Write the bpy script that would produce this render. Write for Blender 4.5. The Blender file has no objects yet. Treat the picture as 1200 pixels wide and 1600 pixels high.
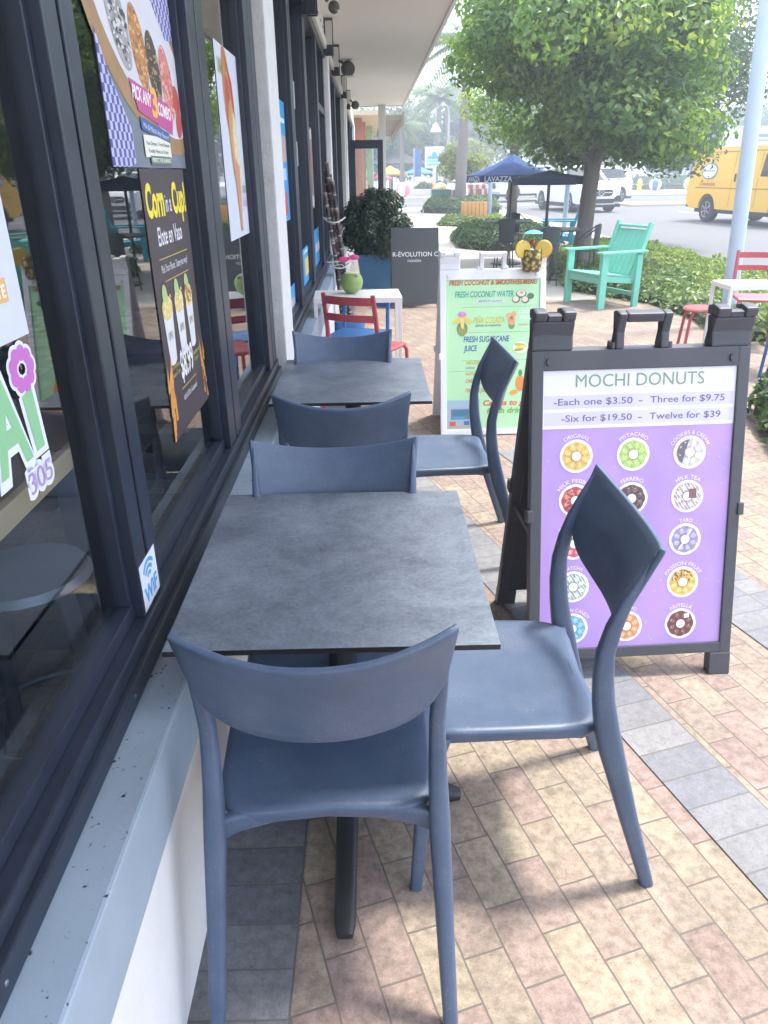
import bpy, bmesh, math, random
import numpy as np
from mathutils import Vector, Matrix
R = math.radians
S = bpy.context.scene
C = S.collection
# ------------------------------------------------------------------ camera
def cam_axes(pitch, yaw, roll):
    p, y, r = R(pitch), R(yaw), R(roll)
    fw = Vector((math.sin(y)*math.cos(p), math.cos(y)*math.cos(p), -math.sin(p)))
    rt = Vector((math.cos(y), -math.sin(y), 0)); up = rt.cross(fw)
    return rt*math.cos(r)-up*math.sin(r), rt*math.sin(r)+up*math.cos(r), fw
cd = bpy.data.cameras.new('camera'); cam = bpy.data.objects.new('camera', cd); C.objects.link(cam)
crt, cup, cfw = cam_axes(24.48, .88, .8)
M = Matrix((crt, cup, -cfw)).transposed().to_4x4(); M.translation = (0, 0, 1.53)
cam.matrix_world = M
cd.sensor_fit = 'HORIZONTAL'; cd.sensor_width = 36; cd.lens = 36*1165/1200
cd.clip_start = .02; cd.clip_end = 2000
S.camera = cam
# ------------------------------------------------------------------ sky, sun, exposure
SUN_EL, SUN_V = 69, Vector((.9, .44, 0)).normalized()
sunv = Vector((SUN_V.x*math.cos(R(SUN_EL)), SUN_V.y*math.cos(R(SUN_EL)), math.sin(R(SUN_EL))))
w = bpy.data.worlds.new('World'); S.world = w; w.use_nodes = True
nt = w.node_tree; nt.nodes.clear()
def N(t, ty, **k):
    n = t.nodes.new(ty)
    for a, b in k.items(): setattr(n, a, b)
    return n
out = N(nt, 'ShaderNodeOutputWorld'); bg = N(nt, 'ShaderNodeBackground'); bg.inputs['Strength'].default_value = .15
sky = N(nt, 'ShaderNodeTexSky', sky_type='NISHITA', sun_disc=False)
sky.sun_elevation = R(SUN_EL); sky.sun_rotation = math.atan2(sunv.x, sunv.y)
sky.air_density = 1.0; sky.dust_density = 2.0; sky.ozone_density = 1.2
tc = N(nt, 'ShaderNodeTexCoord'); mp = N(nt, 'ShaderNodeMapping'); mp.inputs['Scale'].default_value = (1, 1, 2.6)
nz = N(nt, 'ShaderNodeTexNoise'); nz.inputs['Scale'].default_value = 2.2; nz.inputs['Detail'].default_value = 7
rp = N(nt, 'ShaderNodeValToRGB'); rp.color_ramp.elements[0].position = .36; rp.color_ramp.elements[1].position = .62
mx = N(nt, 'ShaderNodeMix', data_type='RGBA'); mx.inputs[7].default_value = (7.6, 8.1, 8.9, 1)
ml = N(nt, 'ShaderNodeMath', operation='MULTIPLY'); ml.inputs[1].default_value = .8
nt.links.new(tc.outputs['Generated'], mp.inputs[0]); nt.links.new(mp.outputs[0], nz.inputs['Vector'])
nt.links.new(nz.outputs['Fac'], rp.inputs[0]); nt.links.new(rp.outputs[0], ml.inputs[0]); nt.links.new(ml.outputs[0], mx.inputs[0])
nt.links.new(sky.outputs[0], mx.inputs[6]); nt.links.new(mx.outputs[2], bg.inputs[0]); nt.links.new(bg.outputs[0], out.inputs[0])
ld = bpy.data.lights.new('sun', 'SUN'); ld.energy = 1.85; ld.angle = R(8); ld.color = (1, .94, .85)
lo = bpy.data.objects.new('sun', ld); C.objects.link(lo); lo.rotation_euler = sunv.to_track_quat('Z', 'Y').to_euler(); lo.location = (5, 5, 30)
S.view_settings.view_transform = 'Standard'; S.view_settings.look = 'None'; S.view_settings.gamma = 1
S.view_settings.exposure = 1.92
S.cycles.volume_bounces = 0; S.cycles.max_bounces = 9; S.cycles.transparent_max_bounces = 12
# ------------------------------------------------------------------ materials
def lin(h):
    if isinstance(h, str):
        h = h.lstrip('#'); c = [int(h[i:i+2], 16)/255 for i in (0, 2, 4)]
        return tuple(x/12.92 if x <= .04045 else ((x+.055)/1.055)**2.4 for x in c)
    return h
MC = {}
def mat(name, col, rough=.5, metal=0, var=.12, scale=12, bump=0, bscale=60, spec=.5, stretch=None, trans=0, emit=None):
    if name in MC: return MC[name]
    m = bpy.data.materials.new(name); MC[name] = m; m.use_nodes = True
    t = m.node_tree; b = t.nodes['Principled BSDF']; col = lin(col)
    b.inputs['Roughness'].default_value = rough; b.inputs['Metallic'].default_value = metal
    b.inputs['Specular IOR Level'].default_value = spec
    b.inputs['Base Color'].default_value = (*col, 1)
    if var or bump:
        tc = N(t, 'ShaderNodeTexCoord'); mpn = N(t, 'ShaderNodeMapping')
        if stretch: mpn.inputs['Scale'].default_value = stretch
        t.links.new(tc.outputs['Object'], mpn.inputs[0])
    if var:
        n = N(t, 'ShaderNodeTexNoise'); n.inputs['Scale'].default_value = scale; n.inputs['Detail'].default_value = 5
        n.inputs['Roughness'].default_value = .65
        t.links.new(mpn.outputs[0], n.inputs['Vector'])
        mxn = N(t, 'ShaderNodeMix', data_type='RGBA')
        mxn.inputs[6].default_value = (*[max(0, x*(1-var*1.6)) for x in col], 1); mxn.inputs[7].default_value = (*[min(1, x*(1+var*1.6)) for x in col], 1)
        t.links.new(n.outputs['Fac'], mxn.inputs[0]); t.links.new(mxn.outputs[2], b.inputs['Base Color'])
        rr = N(t, 'ShaderNodeMapRange'); rr.inputs[3].default_value = max(.03, rough-.08); rr.inputs[4].default_value = min(1, rough+.08)
        t.links.new(n.outputs['Fac'], rr.inputs[0]); t.links.new(rr.outputs[0], b.inputs['Roughness'])
    if bump:
        n2 = N(t, 'ShaderNodeTexNoise'); n2.inputs['Scale'].default_value = bscale; n2.inputs['Detail'].default_value = 4
        t.links.new(mpn.outputs[0], n2.inputs['Vector'])
        bp = N(t, 'ShaderNodeBump'); bp.inputs['Strength'].default_value = bump; bp.inputs['Distance'].default_value = .01
        t.links.new(n2.outputs['Fac'], bp.inputs['Height']); t.links.new(bp.outputs[0], b.inputs['Normal'])
    return m
def ink(h, rough=.45):
    return mat('ink_'+h.strip('#'), h, rough=rough, var=.03, scale=30)
def glass(name, tint=(.75, .85, .88), ior=1.6, gl=.95, solid=False):
    m = bpy.data.materials.new(name); m.use_nodes = True; t = m.node_tree; t.nodes.clear()
    o = N(t, 'ShaderNodeOutputMaterial'); tr = N(t, 'ShaderNodeBsdfTransparent'); tr.inputs[0].default_value = (*tint, 1)
    g = N(t, 'ShaderNodeBsdfGlossy'); g.inputs['Roughness'].default_value = .012; g.inputs[0].default_value = (gl, gl, gl, 1)
    f = N(t, 'ShaderNodeFresnel'); f.inputs[0].default_value = ior; mm = N(t, 'ShaderNodeMixShader')
    fo = f.outputs[0]
    if solid:   # a pane with two faces reflects at the outer one only
        ge = N(t, 'ShaderNodeNewGeometry'); s1 = N(t, 'ShaderNodeMath', operation='SUBTRACT'); s1.inputs[0].default_value = 1; t.links.new(ge.outputs['Backfacing'], s1.inputs[1])
        s2 = N(t, 'ShaderNodeMath', operation='MULTIPLY'); t.links.new(fo, s2.inputs[0]); t.links.new(s1.outputs[0], s2.inputs[1]); fo = s2.outputs[0]
    t.links.new(fo, mm.inputs[0]); t.links.new(tr.outputs[0], mm.inputs[1]); t.links.new(g.outputs[0], mm.inputs[2]); t.links.new(mm.outputs[0], o.inputs[0])
    return m
def paver(name, ramp, rot, bw=.2, bh=.1, off=.5, shift=(0, 0), mortar=(.17, .145, .125), msize=.0026, dirt=.35):
    m = bpy.data.materials.new(name); m.use_nodes = True; t = m.node_tree; b = t.nodes['Principled BSDF']
    tc = N(t, 'ShaderNodeTexCoord'); mpn = N(t, 'ShaderNodeMapping'); mpn.inputs['Rotation'].default_value = (0, 0, R(rot))
    mpn.inputs['Location'].default_value = (*shift, 0)
    t.links.new(tc.outputs['Object'], mpn.inputs[0])
    dn = N(t, 'ShaderNodeTexNoise'); dn.inputs['Scale'].default_value = 9
    t.links.new(mpn.outputs[0], dn.inputs['Vector'])
    ds = N(t, 'ShaderNodeVectorMath', operation='SCALE'); ds.inputs['Scale'].default_value = .006
    t.links.new(dn.outputs['Color'], ds.inputs[0])
    da = N(t, 'ShaderNodeVectorMath', operation='ADD'); t.links.new(mpn.outputs[0], da.inputs[0]); t.links.new(ds.outputs[0], da.inputs[1])
    br = N(t, 'ShaderNodeTexBrick', offset=off, squash=1); br.inputs['Scale'].default_value = 1
    br.inputs['Brick Width'].default_value = bw; br.inputs['Row Height'].default_value = bh
    br.inputs['Mortar Size'].default_value = msize; br.inputs['Mortar Smooth'].default_value = .35; br.inputs['Bias'].default_value = 0
    br.inputs['Color1'].default_value = (0, 0, 0, 1); br.inputs['Color2'].default_value = (1, 1, 1, 1); br.inputs['Mortar'].default_value = (.5, .5, .5, 1)
    t.links.new(da.outputs[0], br.inputs['Vector'])
    cr = N(t, 'ShaderNodeValToRGB'); els = cr.color_ramp.elements
    els[0].position = ramp[0][0]; els[0].color = (*lin(ramp[0][1]), 1); els[1].position = ramp[-1][0]; els[1].color = (*lin(ramp[-1][1]), 1)
    for p, c in ramp[1:-1]:
        e = els.new(p); e.color = (*lin(c), 1)
    t.links.new(br.outputs['Color'], cr.inputs[0])
    # mottled face: blotches, dark pits, pale grains
    def nz(s, d, lo, hi, a, bb, rough=.7):
        n = N(t, 'ShaderNodeTexNoise'); n.inputs['Scale'].default_value = s; n.inputs['Detail'].default_value = d; n.inputs['Roughness'].default_value = rough
        t.links.new(tc.outputs['Object'], n.inputs['Vector'])
        mr = N(t, 'ShaderNodeMapRange'); mr.inputs[1].default_value = lo; mr.inputs[2].default_value = hi; mr.inputs[3].default_value = a; mr.inputs[4].default_value = bb
        t.links.new(n.outputs['Fac'], mr.inputs[0]); return mr.outputs[0]
    def mul(x, y):
        q = N(t, 'ShaderNodeMath', operation='MULTIPLY'); t.links.new(x, q.inputs[0]); t.links.new(y, q.inputs[1]); return q.outputs[0]
    f = mul(mul(nz(3.2, 4, .35, .65, 1-dirt*.45, 1.08), nz(38, 4, .3, .62, 1-dirt, 1.06)), nz(330, 2, .3, .75, .82, 1.22))
    f = mul(f, nz(85, 2, .28, .36, .72, 1))
    v = N(t, 'ShaderNodeVectorMath', operation='SCALE'); t.links.new(cr.outputs[0], v.inputs[0]); t.links.new(f, v.inputs['Scale'])
    mo = N(t, 'ShaderNodeMix', data_type='RGBA'); mo.inputs[7].default_value = (*mortar, 1)
    t.links.new(br.outputs['Fac'], mo.inputs[0]); t.links.new(v.outputs[0], mo.inputs[6]); t.links.new(mo.outputs[2], b.inputs['Base Color'])
    b.inputs['Roughness'].default_value = .82
    hh = N(t, 'ShaderNodeMath', operation='MULTIPLY_ADD'); hh.inputs[1].default_value = -1; hh.inputs[2].default_value = 0
    t.links.new(br.outputs['Fac'], hh.inputs[0])
    h2 = N(t, 'ShaderNodeMath', operation='MULTIPLY_ADD'); h2.inputs[1].default_value = .22
    t.links.new(nz(260, 3, 0, 1, 0, 1), h2.inputs[0]); t.links.new(hh.outputs[0], h2.inputs[2])
    bp = N(t, 'ShaderNodeBump'); bp.inputs['Strength'].default_value = .55; bp.inputs['Distance'].default_value = .004
    t.links.new(h2.outputs[0], bp.inputs['Height']); t.links.new(bp.outputs[0], b.inputs['Normal'])
    return m
def leafmat(name, c0, c1, c2, tr=.35, rough=.42):
    m = bpy.data.materials.new(name); m.use_nodes = True; t = m.node_tree; b = t.nodes['Principled BSDF']; o = t.nodes['Material Output']
    g = N(t, 'ShaderNodeNewGeometry'); cr = N(t, 'ShaderNodeValToRGB'); e = cr.color_ramp.elements
    e[0].color = (*c0, 1); e[1].color = (*c2, 1); e[1].position = 1; k = e.new(.6); k.color = (*c1, 1)
    tcn = N(t, 'ShaderNodeTexCoord'); nn = N(t, 'ShaderNodeTexNoise'); nn.inputs['Scale'].default_value = 1.3; nn.inputs['Detail'].default_value = 2
    t.links.new(tcn.outputs['Object'], nn.inputs['Vector'])
    q = N(t, 'ShaderNodeMath', operation='MULTIPLY_ADD'); q.inputs[1].default_value = .55
    nm = N(t, 'ShaderNodeMapRange'); nm.inputs[1].default_value = .3; nm.inputs[2].default_value = .7; nm.inputs[4].default_value = .45
    t.links.new(nn.outputs['Fac'], nm.inputs[0]); t.links.new(g.outputs['Random Per Island'], q.inputs[0]); t.links.new(nm.outputs[0], q.inputs[2])
    t.links.new(q.outputs[0], cr.inputs[0]); t.links.new(cr.outputs[0], b.inputs['Base Color']); b.inputs['Roughness'].default_value = rough
    tl = N(t, 'ShaderNodeBsdfTranslucent'); sc = N(t, 'ShaderNodeMix', data_type='RGBA', blend_type='MULTIPLY'); sc.inputs[0].default_value = 1
    sc.inputs[7].default_value = (1.0, 1.0, .45, 1); t.links.new(cr.outputs[0], sc.inputs[6])
    gm = N(t, 'ShaderNodeVectorMath', operation='SCALE'); gm.inputs['Scale'].default_value = 1.6; t.links.new(sc.outputs[2], gm.inputs[0]); t.links.new(gm.outputs[0], tl.inputs[0])
    ms = N(t, 'ShaderNodeMixShader'); ms.inputs[0].default_value = tr
    t.links.new(b.outputs[0], ms.inputs[1]); t.links.new(tl.outputs[0], ms.inputs[2]); t.links.new(ms.outputs[0], o.inputs[0])
    return m
# ------------------------------------------------------------------ mesh helpers
class Face:
    def __init__(s, o, eu, ev):
        s.o = Vector(o); s.u = Vector(eu).normalized(); s.v = Vector(ev).normalized(); s.n = s.u.cross(s.v)
    def pt(s, u, v, d=0): return s.o+s.u*u+s.v*v+s.n*d
TXT = {}
def text2d(body, shear=0, bold=0):
    k = (body, shear, bold)
    if k not in TXT:
        cu = bpy.data.curves.new('t', 'FONT'); cu.body = body; cu.size = 1; cu.shear = shear; cu.offset = bold; cu.resolution_u = 3
        ob = bpy.data.objects.new('t', cu); C.objects.link(ob)
        dg = bpy.context.evaluated_depsgraph_get(); me = bpy.data.meshes.new_from_object(ob.evaluated_get(dg))
        vs = [(v.co.x, v.co.y) for v in me.vertices]; fs = [tuple(p.vertices) for p in me.polygons]
        bpy.data.objects.remove(ob); bpy.data.curves.remove(cu); bpy.data.meshes.remove(me)
        x0 = min(v[0] for v in vs); x1 = max(v[0] for v in vs)
        TXT[k] = ([(x-x0, y) for x, y in vs], fs, x1-x0)
    return TXT[k]
class MB:
    def __init__(s): s.bm = bmesh.new(); s.mi = 0; s.texts = []
    def _f(s, vs):
        try:
            f = s.bm.faces.new(vs); f.material_index = s.mi; return f
        except ValueError: return None
    def box(s, x0, x1, y0, y1, z0, z1, bev=0, mtx=None):
        vs = [s.bm.verts.new((x, y, z)) for z in (z0, z1) for y in (y0, y1) for x in (x0, x1)]
        fs = [s._f([vs[i] for i in q]) for q in ((0, 2, 3, 1), (4, 5, 7, 6), (0, 1, 5, 4), (2, 6, 7, 3), (0, 4, 6, 2), (1, 3, 7, 5))]
        if bev:
            es = list({e for f in fs for e in f.edges})
            r = bmesh.ops.bevel(s.bm, geom=es, offset=bev, segments=2, affect='EDGES', profile=.6)
            for f in r['faces']: f.material_index = s.mi
            vs = list({v for f in r['faces'] for v in f.verts} | {v for f in fs if f.is_valid for v in f.verts})
        if mtx is not None:
            for v in vs: v.co = mtx @ v.co
        return s
    def fbox(s, F, u0, u1, v0, v1, d0, d1, bev=0):
        m = Matrix((F.u, F.v, F.n)).transposed().to_4x4(); m.translation = F.o
        return s.box(u0, u1, v0, v1, d0, d1, bev, m)
    def bar(s, a, b, wx, wy, bev=0, up=(0, 0, 1)):
        a, b = Vector(a), Vector(b); d = (b-a); L = d.length; d.normalize(); u = Vector(up)
        if abs(d.dot(u)) > .98: u = Vector((0, 1, 0))
        x = d.cross(u).normalized(); y = x.cross(d)
        m = Matrix((x, d, y)).transposed().to_4x4(); m.translation = a
        return s.box(-wx/2, wx/2, 0, L, -wy/2, wy/2, bev, m)
    def rings(s, rings, cap=True, closed=False):
        rv = [[s.bm.verts.new(p) for p in r] for r in rings]; n = len(rv[0])
        pairs = list(zip(rv, rv[1:])) + ([(rv[-1], rv[0])] if closed else [])
        for a, b in pairs:
            for i in range(n): s._f([a[i], a[(i+1) % n], b[(i+1) % n], b[i]])
        if cap and not closed: s._f(rv[0][::-1]); s._f(rv[-1])
        return s
    def tube(s, pts, rad, n=10, cap=True, closed=False):
        pts = [Vector(p) for p in pts]; rad = rad if hasattr(rad, '__len__') else [rad]*len(pts)
        rs = []; pu = None; k = len(pts)
        for i, p in enumerate(pts):
            if closed: t = pts[(i+1) % k]-pts[i-1]
            else: t = pts[min(i+1, k-1)]-pts[max(i-1, 0)]
            t.normalize()
            u = pu if pu is not None else (Vector((0, 0, 1)) if abs(t.z) < .9 else Vector((1, 0, 0)))
            x = u.cross(t)
            if x.length < 1e-4: x = Vector((1, 0, 0)).cross(t)
            x.normalize(); u = t.cross(x); pu = u
            rs.append([p+(x*math.cos(a)+u*math.sin(a))*rad[i] for a in [2*math.pi*j/n for j in range(n)]])
        return s.rings(rs, cap, closed)
    def sweep(s, pts, sizes, side=(1, 0, 0), n=12, pw=.55):
        pts = [Vector(p) for p in pts]; rs = []; side = Vector(side)
        for i, p in enumerate(pts):
            t = (pts[min(i+1, len(pts)-1)]-pts[max(i-1, 0)]).normalized()
            x = (side-t*side.dot(t)).normalized(); y = t.cross(x); a, b = sizes[i]
            rs.append([p+x*(a/2)*math.copysign(abs(math.cos(q))**pw, math.cos(q))+y*(b/2)*math.copysign(abs(math.sin(q))**pw, math.sin(q)) for q in [2*math.pi*(j+.5)/n for j in range(n)]])
        return s.rings(rs)
    def lathe(s, prof, c=(0, 0, 0), n=24, cap=True):
        c = Vector(c)
        return s.rings([[c+Vector((r*math.cos(a), r*math.sin(a), z)) for a in [2*math.pi*j/n for j in range(n)]] for r, z in prof], cap)
    def ell(s, c, r, n=16, m=10, mtx=None):
        c = Vector(c); rs = []
        for i in range(m+1):
            th = math.pi*(i/m); th = min(max(th, .02), math.pi-.02)
            ring = []
            for j in range(n):
                a = 2*math.pi*j/n; p = Vector((r[0]*math.sin(th)*math.cos(a), r[1]*math.sin(th)*math.sin(a), -r[2]*math.cos(th)))
                if mtx is not None: p = mtx @ p
                ring.append(c+p)
            rs.append(ring)
        return s.rings(rs)
    def prism(s, pts, off):
        a = [s.bm.verts.new(p) for p in pts]; off = Vector(off); b = [s.bm.verts.new(Vector(p)+off) for p in pts]; n = len(a)
        s._f(a[::-1]); s._f(b)
        for i in range(n): s._f([a[i], a[(i+1) % n], b[(i+1) % n], b[i]])
        return s
    def poly(s, pts): s._f([s.bm.verts.new(p) for p in pts]); return s
    def fpoly(s, F, pts, d=0): return s.poly([F.pt(u, v, d) for u, v in pts])
    def frect(s, F, u0, u1, v0, v1, d=0): return s.fpoly(F, [(u0, v0), (u1, v0), (u1, v1), (u0, v1)], d)
    def fell(s, F, u, v, ru, rv=None, d=0, rot=0, n=24, a0=0, a1=360):
        rv = rv or ru; c, q = math.cos(rot), math.sin(rot); pts = []
        full = a1-a0 >= 360
        for i in range(n if full else n+1):
            a = R(a0+(a1-a0)*i/n); x, y = ru*math.cos(a), rv*math.sin(a); pts.append((u+x*c-y*q, v+x*q+y*c))
        return s.fpoly(F, pts, d)
    def ftext(s, F, body, u, v, h, d=0, align='c', width=None, shear=0, bold=0, fn=None, rot=0):
        s.texts.append((F, body, u, v, h, d, align, width, shear, bold, fn, rot))
        vs, fs, W = text2d(body, shear, bold); k = h/.73; kx = width/W if width else k
        x0 = {'c': -W*kx/2, 'l': 0, 'r': -W*kx}[align]; c, q = math.cos(rot), math.sin(rot)
        def mp(x, y):
            if fn: return fn(x0+x*kx, y*k)
            x, y = x0+x*kx, y*k
            return (u+x*c-y*q, v+x*q+y*c)
        bv = [s.bm.verts.new(F.pt(*mp(x, y), d)) for x, y in vs]
        for f in fs: s._f([bv[i] for i in f])
        return s
    def build(s, name, mats, parent=None, smooth=False, loc=None, recalc=True, sharp=40):
        if name == 'lettering' and len(s.texts) > 1:   # every line of writing is a piece of its own
            s.bm.free(); return [MB().ftext(*a).build(name, mats, parent) for a in s.texts]
        bm = s.bm
        if recalc: bmesh.ops.recalc_face_normals(bm, faces=bm.faces)
        me = bpy.data.meshes.new(name); bm.to_mesh(me); bm.free()
        for m in (mats if isinstance(mats, (list, tuple)) else [mats]): me.materials.append(m)
        if smooth:
            me.polygons.foreach_set('use_smooth', [True]*len(me.polygons)); me.set_sharp_from_angle(angle=R(sharp))
        o = bpy.data.objects.new(name, me); C.objects.link(o)
        if parent: o.parent = parent
        if loc: o.location = loc
        return o
def tag(o, label, cat, group=None, kind=None):
    if kind: o['kind'] = kind
    if label: o['label'] = label
    if cat: o['category'] = cat
    if group: o['group'] = group
    return o
def thing(name, label, cat, loc=(0, 0, 0), rz=0, group=None):
    o = bpy.data.objects.new(name, None); C.objects.link(o); o.location = loc; o.rotation_euler = (0, 0, rz); o.empty_display_size = .1
    return tag(o, label, cat, group)
def struct(o): o['kind'] = 'structure'; return o
def copy_tree(o, parent=None):
    c = o.copy(); C.objects.link(c)
    if parent: c.parent = parent
    for ch in list(o.children): copy_tree(ch, c)
    return c
def leafmesh(name, P, Nn, size, m, parent=None, seed=0, aspect=.5, jit=.5, loc=None, hang=0):
    """many small folded leaf faces at P (n,3) facing roughly Nn"""
    r = np.random.default_rng(seed); n = len(P)
    nn = Nn+r.normal(size=(n, 3))*jit; nn /= np.linalg.norm(nn, axis=1)[:, None]+1e-9
    t = r.normal(size=(n, 3)); t[:, 2] -= hang; t -= nn*(t*nn).sum(1)[:, None]; t /= np.linalg.norm(t, axis=1)[:, None]+1e-9
    b = np.cross(nn, t); L = (size*r.uniform(.6, 1.25, n))[:, None]; W = L*aspect
    fold = nn*L*.12
    V = np.stack([P-t*L*.5, P-t*L*.05+b*W*.5+fold, P+t*L*.5-fold*.7, P-t*L*.05-b*W*.5+fold], 1).reshape(-1, 3)
    me = bpy.data.meshes.new(name); me.vertices.add(4*n); me.vertices.foreach_set('co', V.ravel())
    me.loops.add(6*n); idx = np.arange(n)[:, None]*4
    me.loops.foreach_set('vertex_index', np.concatenate([idx+0, idx+1, idx+2, idx+0, idx+2, idx+3], 1).ravel().astype(np.int32))
    me.polygons.add(2*n); me.polygons.foreach_set('loop_start', np.arange(2*n, dtype=np.int32)*3)
    me.update(calc_edges=True); me.validate(); me.materials.append(m)
    o = bpy.data.objects.new(name, me); C.objects.link(o)
    if parent: o.parent = parent
    if loc: o.location = loc
    return o
def clump_pts(cs, rs, per, seed, flat=1.0):
    r = np.random.default_rng(seed); P = []; Q = []
    for c, rad in zip(cs, rs):
        d = r.normal(size=(per, 3)); d /= np.linalg.norm(d, axis=1)[:, None]
        k = r.uniform(.45, 1, per)[:, None]**.6; st = r.uniform(size=per) < .07; k[st] *= r.uniform(1.05, 1.35, st.sum())[:, None]
        p = d*k*rad; p[:, 2] *= flat
        P.append(np.array(c)+p); d2 = d.copy(); d2[:, 2] += .35; Q.append(d2)
    return np.concatenate(P), np.concatenate(Q)
# ------------------------------------------------------------------ common materials
BLK = mat('black_aluminium', (.017, .025, .042), rough=.36, var=.35, scale=7)
CHAIR = mat('grey_moulded_plastic', (.066, .100, .166), rough=.38, var=.13, scale=7, bump=.10, bscale=700)
t = CHAIR.node_tree; b = t.nodes['Principled BSDF']; tcn = N(t, 'ShaderNodeTexCoord')
sn = N(t, 'ShaderNodeTexNoise'); sn.inputs['Scale'].default_value = 210; sn.inputs['Detail'].default_value = 3; t.links.new(tcn.outputs['Object'], sn.inputs['Vector'])
s2n = N(t, 'ShaderNodeTexNoise'); s2n.inputs['Scale'].default_value = 5; s2n.inputs['Detail'].default_value = 6; s2n.inputs['Roughness'].default_value = .8; t.links.new(tcn.outputs['Object'], s2n.inputs['Vector'])
m1 = N(t, 'ShaderNodeMapRange'); m1.inputs[1].default_value = .60; m1.inputs[2].default_value = .70; t.links.new(sn.outputs['Fac'], m1.inputs[0])
m2 = N(t, 'ShaderNodeMapRange'); m2.inputs[1].default_value = .45; m2.inputs[2].default_value = .68; t.links.new(s2n.outputs['Fac'], m2.inputs[0])
mu = N(t, 'ShaderNodeMath', operation='MULTIPLY'); t.links.new(m1.outputs[0], mu.inputs[0]); t.links.new(m2.outputs[0], mu.inputs[1])
ma = N(t, 'ShaderNodeMath', operation='MULTIPLY_ADD'); ma.inputs[1].default_value = .10; t.links.new(m2.outputs[0], ma.inputs[0]); mu2 = N(t, 'ShaderNodeMath', operation='MULTIPLY'); mu2.inputs[1].default_value = .45; t.links.new(mu.outputs[0], mu2.inputs[0]); t.links.new(mu2.outputs[0], ma.inputs[2])
dm = N(t, 'ShaderNodeMix', data_type='RGBA'); dm.inputs[7].default_value = (.30, .31, .33, 1); t.links.new(b.inputs['Base Color'].links[0].from_socket, dm.inputs[6]); t.links.new(ma.outputs[0], dm.inputs[0]); t.links.new(dm.outputs[2], b.inputs['Base Color'])
WPAINT = mat('white_paint', (.72, .71, .69), rough=.6, var=.06, scale=5, bump=.05, bscale=80)
WMETAL = mat('white_metal', (.78, .78, .76), rough=.4, var=.03)
GL = glass('window_glass', (.86, .90, .93), ior=2.1, solid=True)
GL2 = glass('car_glass', (.12, .15, .17), ior=1.6)
# ------------------------------------------------------------------ ground, roads
sand = mat('pale_ground', (.42, .38, .33), rough=.95, var=.1, scale=.6)
struct(MB().poly([(-200, -60, -.16), (400, -60, -.16), (400, 600, -.16), (-200, 600, -.16)]).build('ground', sand))
asp = mat('asphalt', (.135, .135, .14), rough=.9, var=.10, scale=1.4, bump=.25, bscale=220)
struct(MB().poly([(6.05, -20, -.062), (22.5, -20, -.062), (22.5, 52, -.062), (6.05, 52, -.062)]).build('road', asp))
struct(MB().poly([(-60, 38.5, -.064), (6.05, 38.5, -.064), (6.05, 51.5, -.064), (-60, 51.5, -.064)]).build('road', asp))
struct(MB().poly([(22.5, 38.5, -.064), (160, 38.5, -.064), (160, 51.5, -.064), (22.5, 51.5, -.064)]).build('road', asp))
wl = mat('road_paint', (.66, .66, .63), rough=.8, var=.14, scale=3)
m = MB()
m.poly([(6.10, -20, -.057), (6.24, -20, -.057), (6.24, 36, -.057), (6.10, 36, -.057)])
struct(m.build('road_line', wl))
m = MB()
for y0 in range(-6, 36, 6): m.poly([(12.6, y0, -.057), (12.72, y0, -.057), (12.72, y0+2.4, -.057), (12.6, y0+2.4, -.057)])
for y0 in (40.6, 42.1): m.poly([(6.6, y0, -.057), (22, y0, -.057), (22, y0+.3, -.057), (6.6, y0+.3, -.057)])
m.poly([(-40, 44.8, -.059), (5.9, 44.8, -.059), (5.9, 44.95, -.059), (-40, 44.95, -.059)])
struct(m.build('road_line', wl))
conc = mat('concrete', (.50, .455, .40), rough=.9, var=.08, scale=2.2, bump=.15, bscale=120)
conc2 = mat('kerb_concrete', (.52, .49, .45), rough=.9, var=.1, scale=4, bump=.15, bscale=120)
# raised pedestrian walk, with its kerb
def slab(x0, x1, y0, y1, z1, z0=-.155, bev=.012): return MB().box(x0, x1, y0, y1, z0, z1, bev)
struct(slab(-.6, 5.8, 9.85, 37.6, -.004).build('path', conc))
struct(slab(-.6, 5.8, -6, 9.84, -.004).build('pavement', conc))
struct(slab(5.812, 6.03, -6, 37.6, .0).build('kerb', conc2))
struct(slab(-40, 5.8, 37.612, 37.85, .0).build('kerb', conc2))
struct(slab(-40, 60, 51.8, 130, .03).build('far_pavement', conc))
struct(slab(22.7, 160, -20, 38.3, .03).build('far_pavement', conc))
struct(slab(12.2, 20.5, 37.2, 39.6, .05, bev=.05).build('road_median', mat('median_tan', (.46, .38, .27), rough=.95, var=.1, scale=3)))
# brick paving
warm = paver('warm_brick_paving', [(0, '#937e77'), (.25, '#978479'), (.45, '#998a7b'), (.65, '#9f927e'), (.82, '#9b8b7b'), (1, '#937f78')], 73.3, bw=.19, bh=.094, dirt=.46, mortar=(.13, .11, .095))
grey = '#8d8d8c'
gramp = [(0, '#727379'), (.5, '#7b7b7c'), (1, '#848382')]
greyband = paver('grey_band_paving', gramp, -16.7, bw=.2, bh=.104, off=0, shift=(-1.283+.1, 0), mortar=(.14, .13, .12), dirt=.2)
greywall = paver('grey_wall_strip_paving', [(0, '#5f6167'), (.5, '#6e6f73'), (1, '#77787a')], 0, bw=.21, bh=.104, off=0, shift=(.395, 0), mortar=(.10, .095, .09))
struct(MB().poly([(-.6, -6, 0), (5.8, -6, 0), (5.8, 9.86, 0), (-.6, 9.86, 0)]).build('brick_paving', warm))
U = Vector((.9578, .2874, 0)); Vv = Vector((.2874, -.9578, 0))
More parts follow.
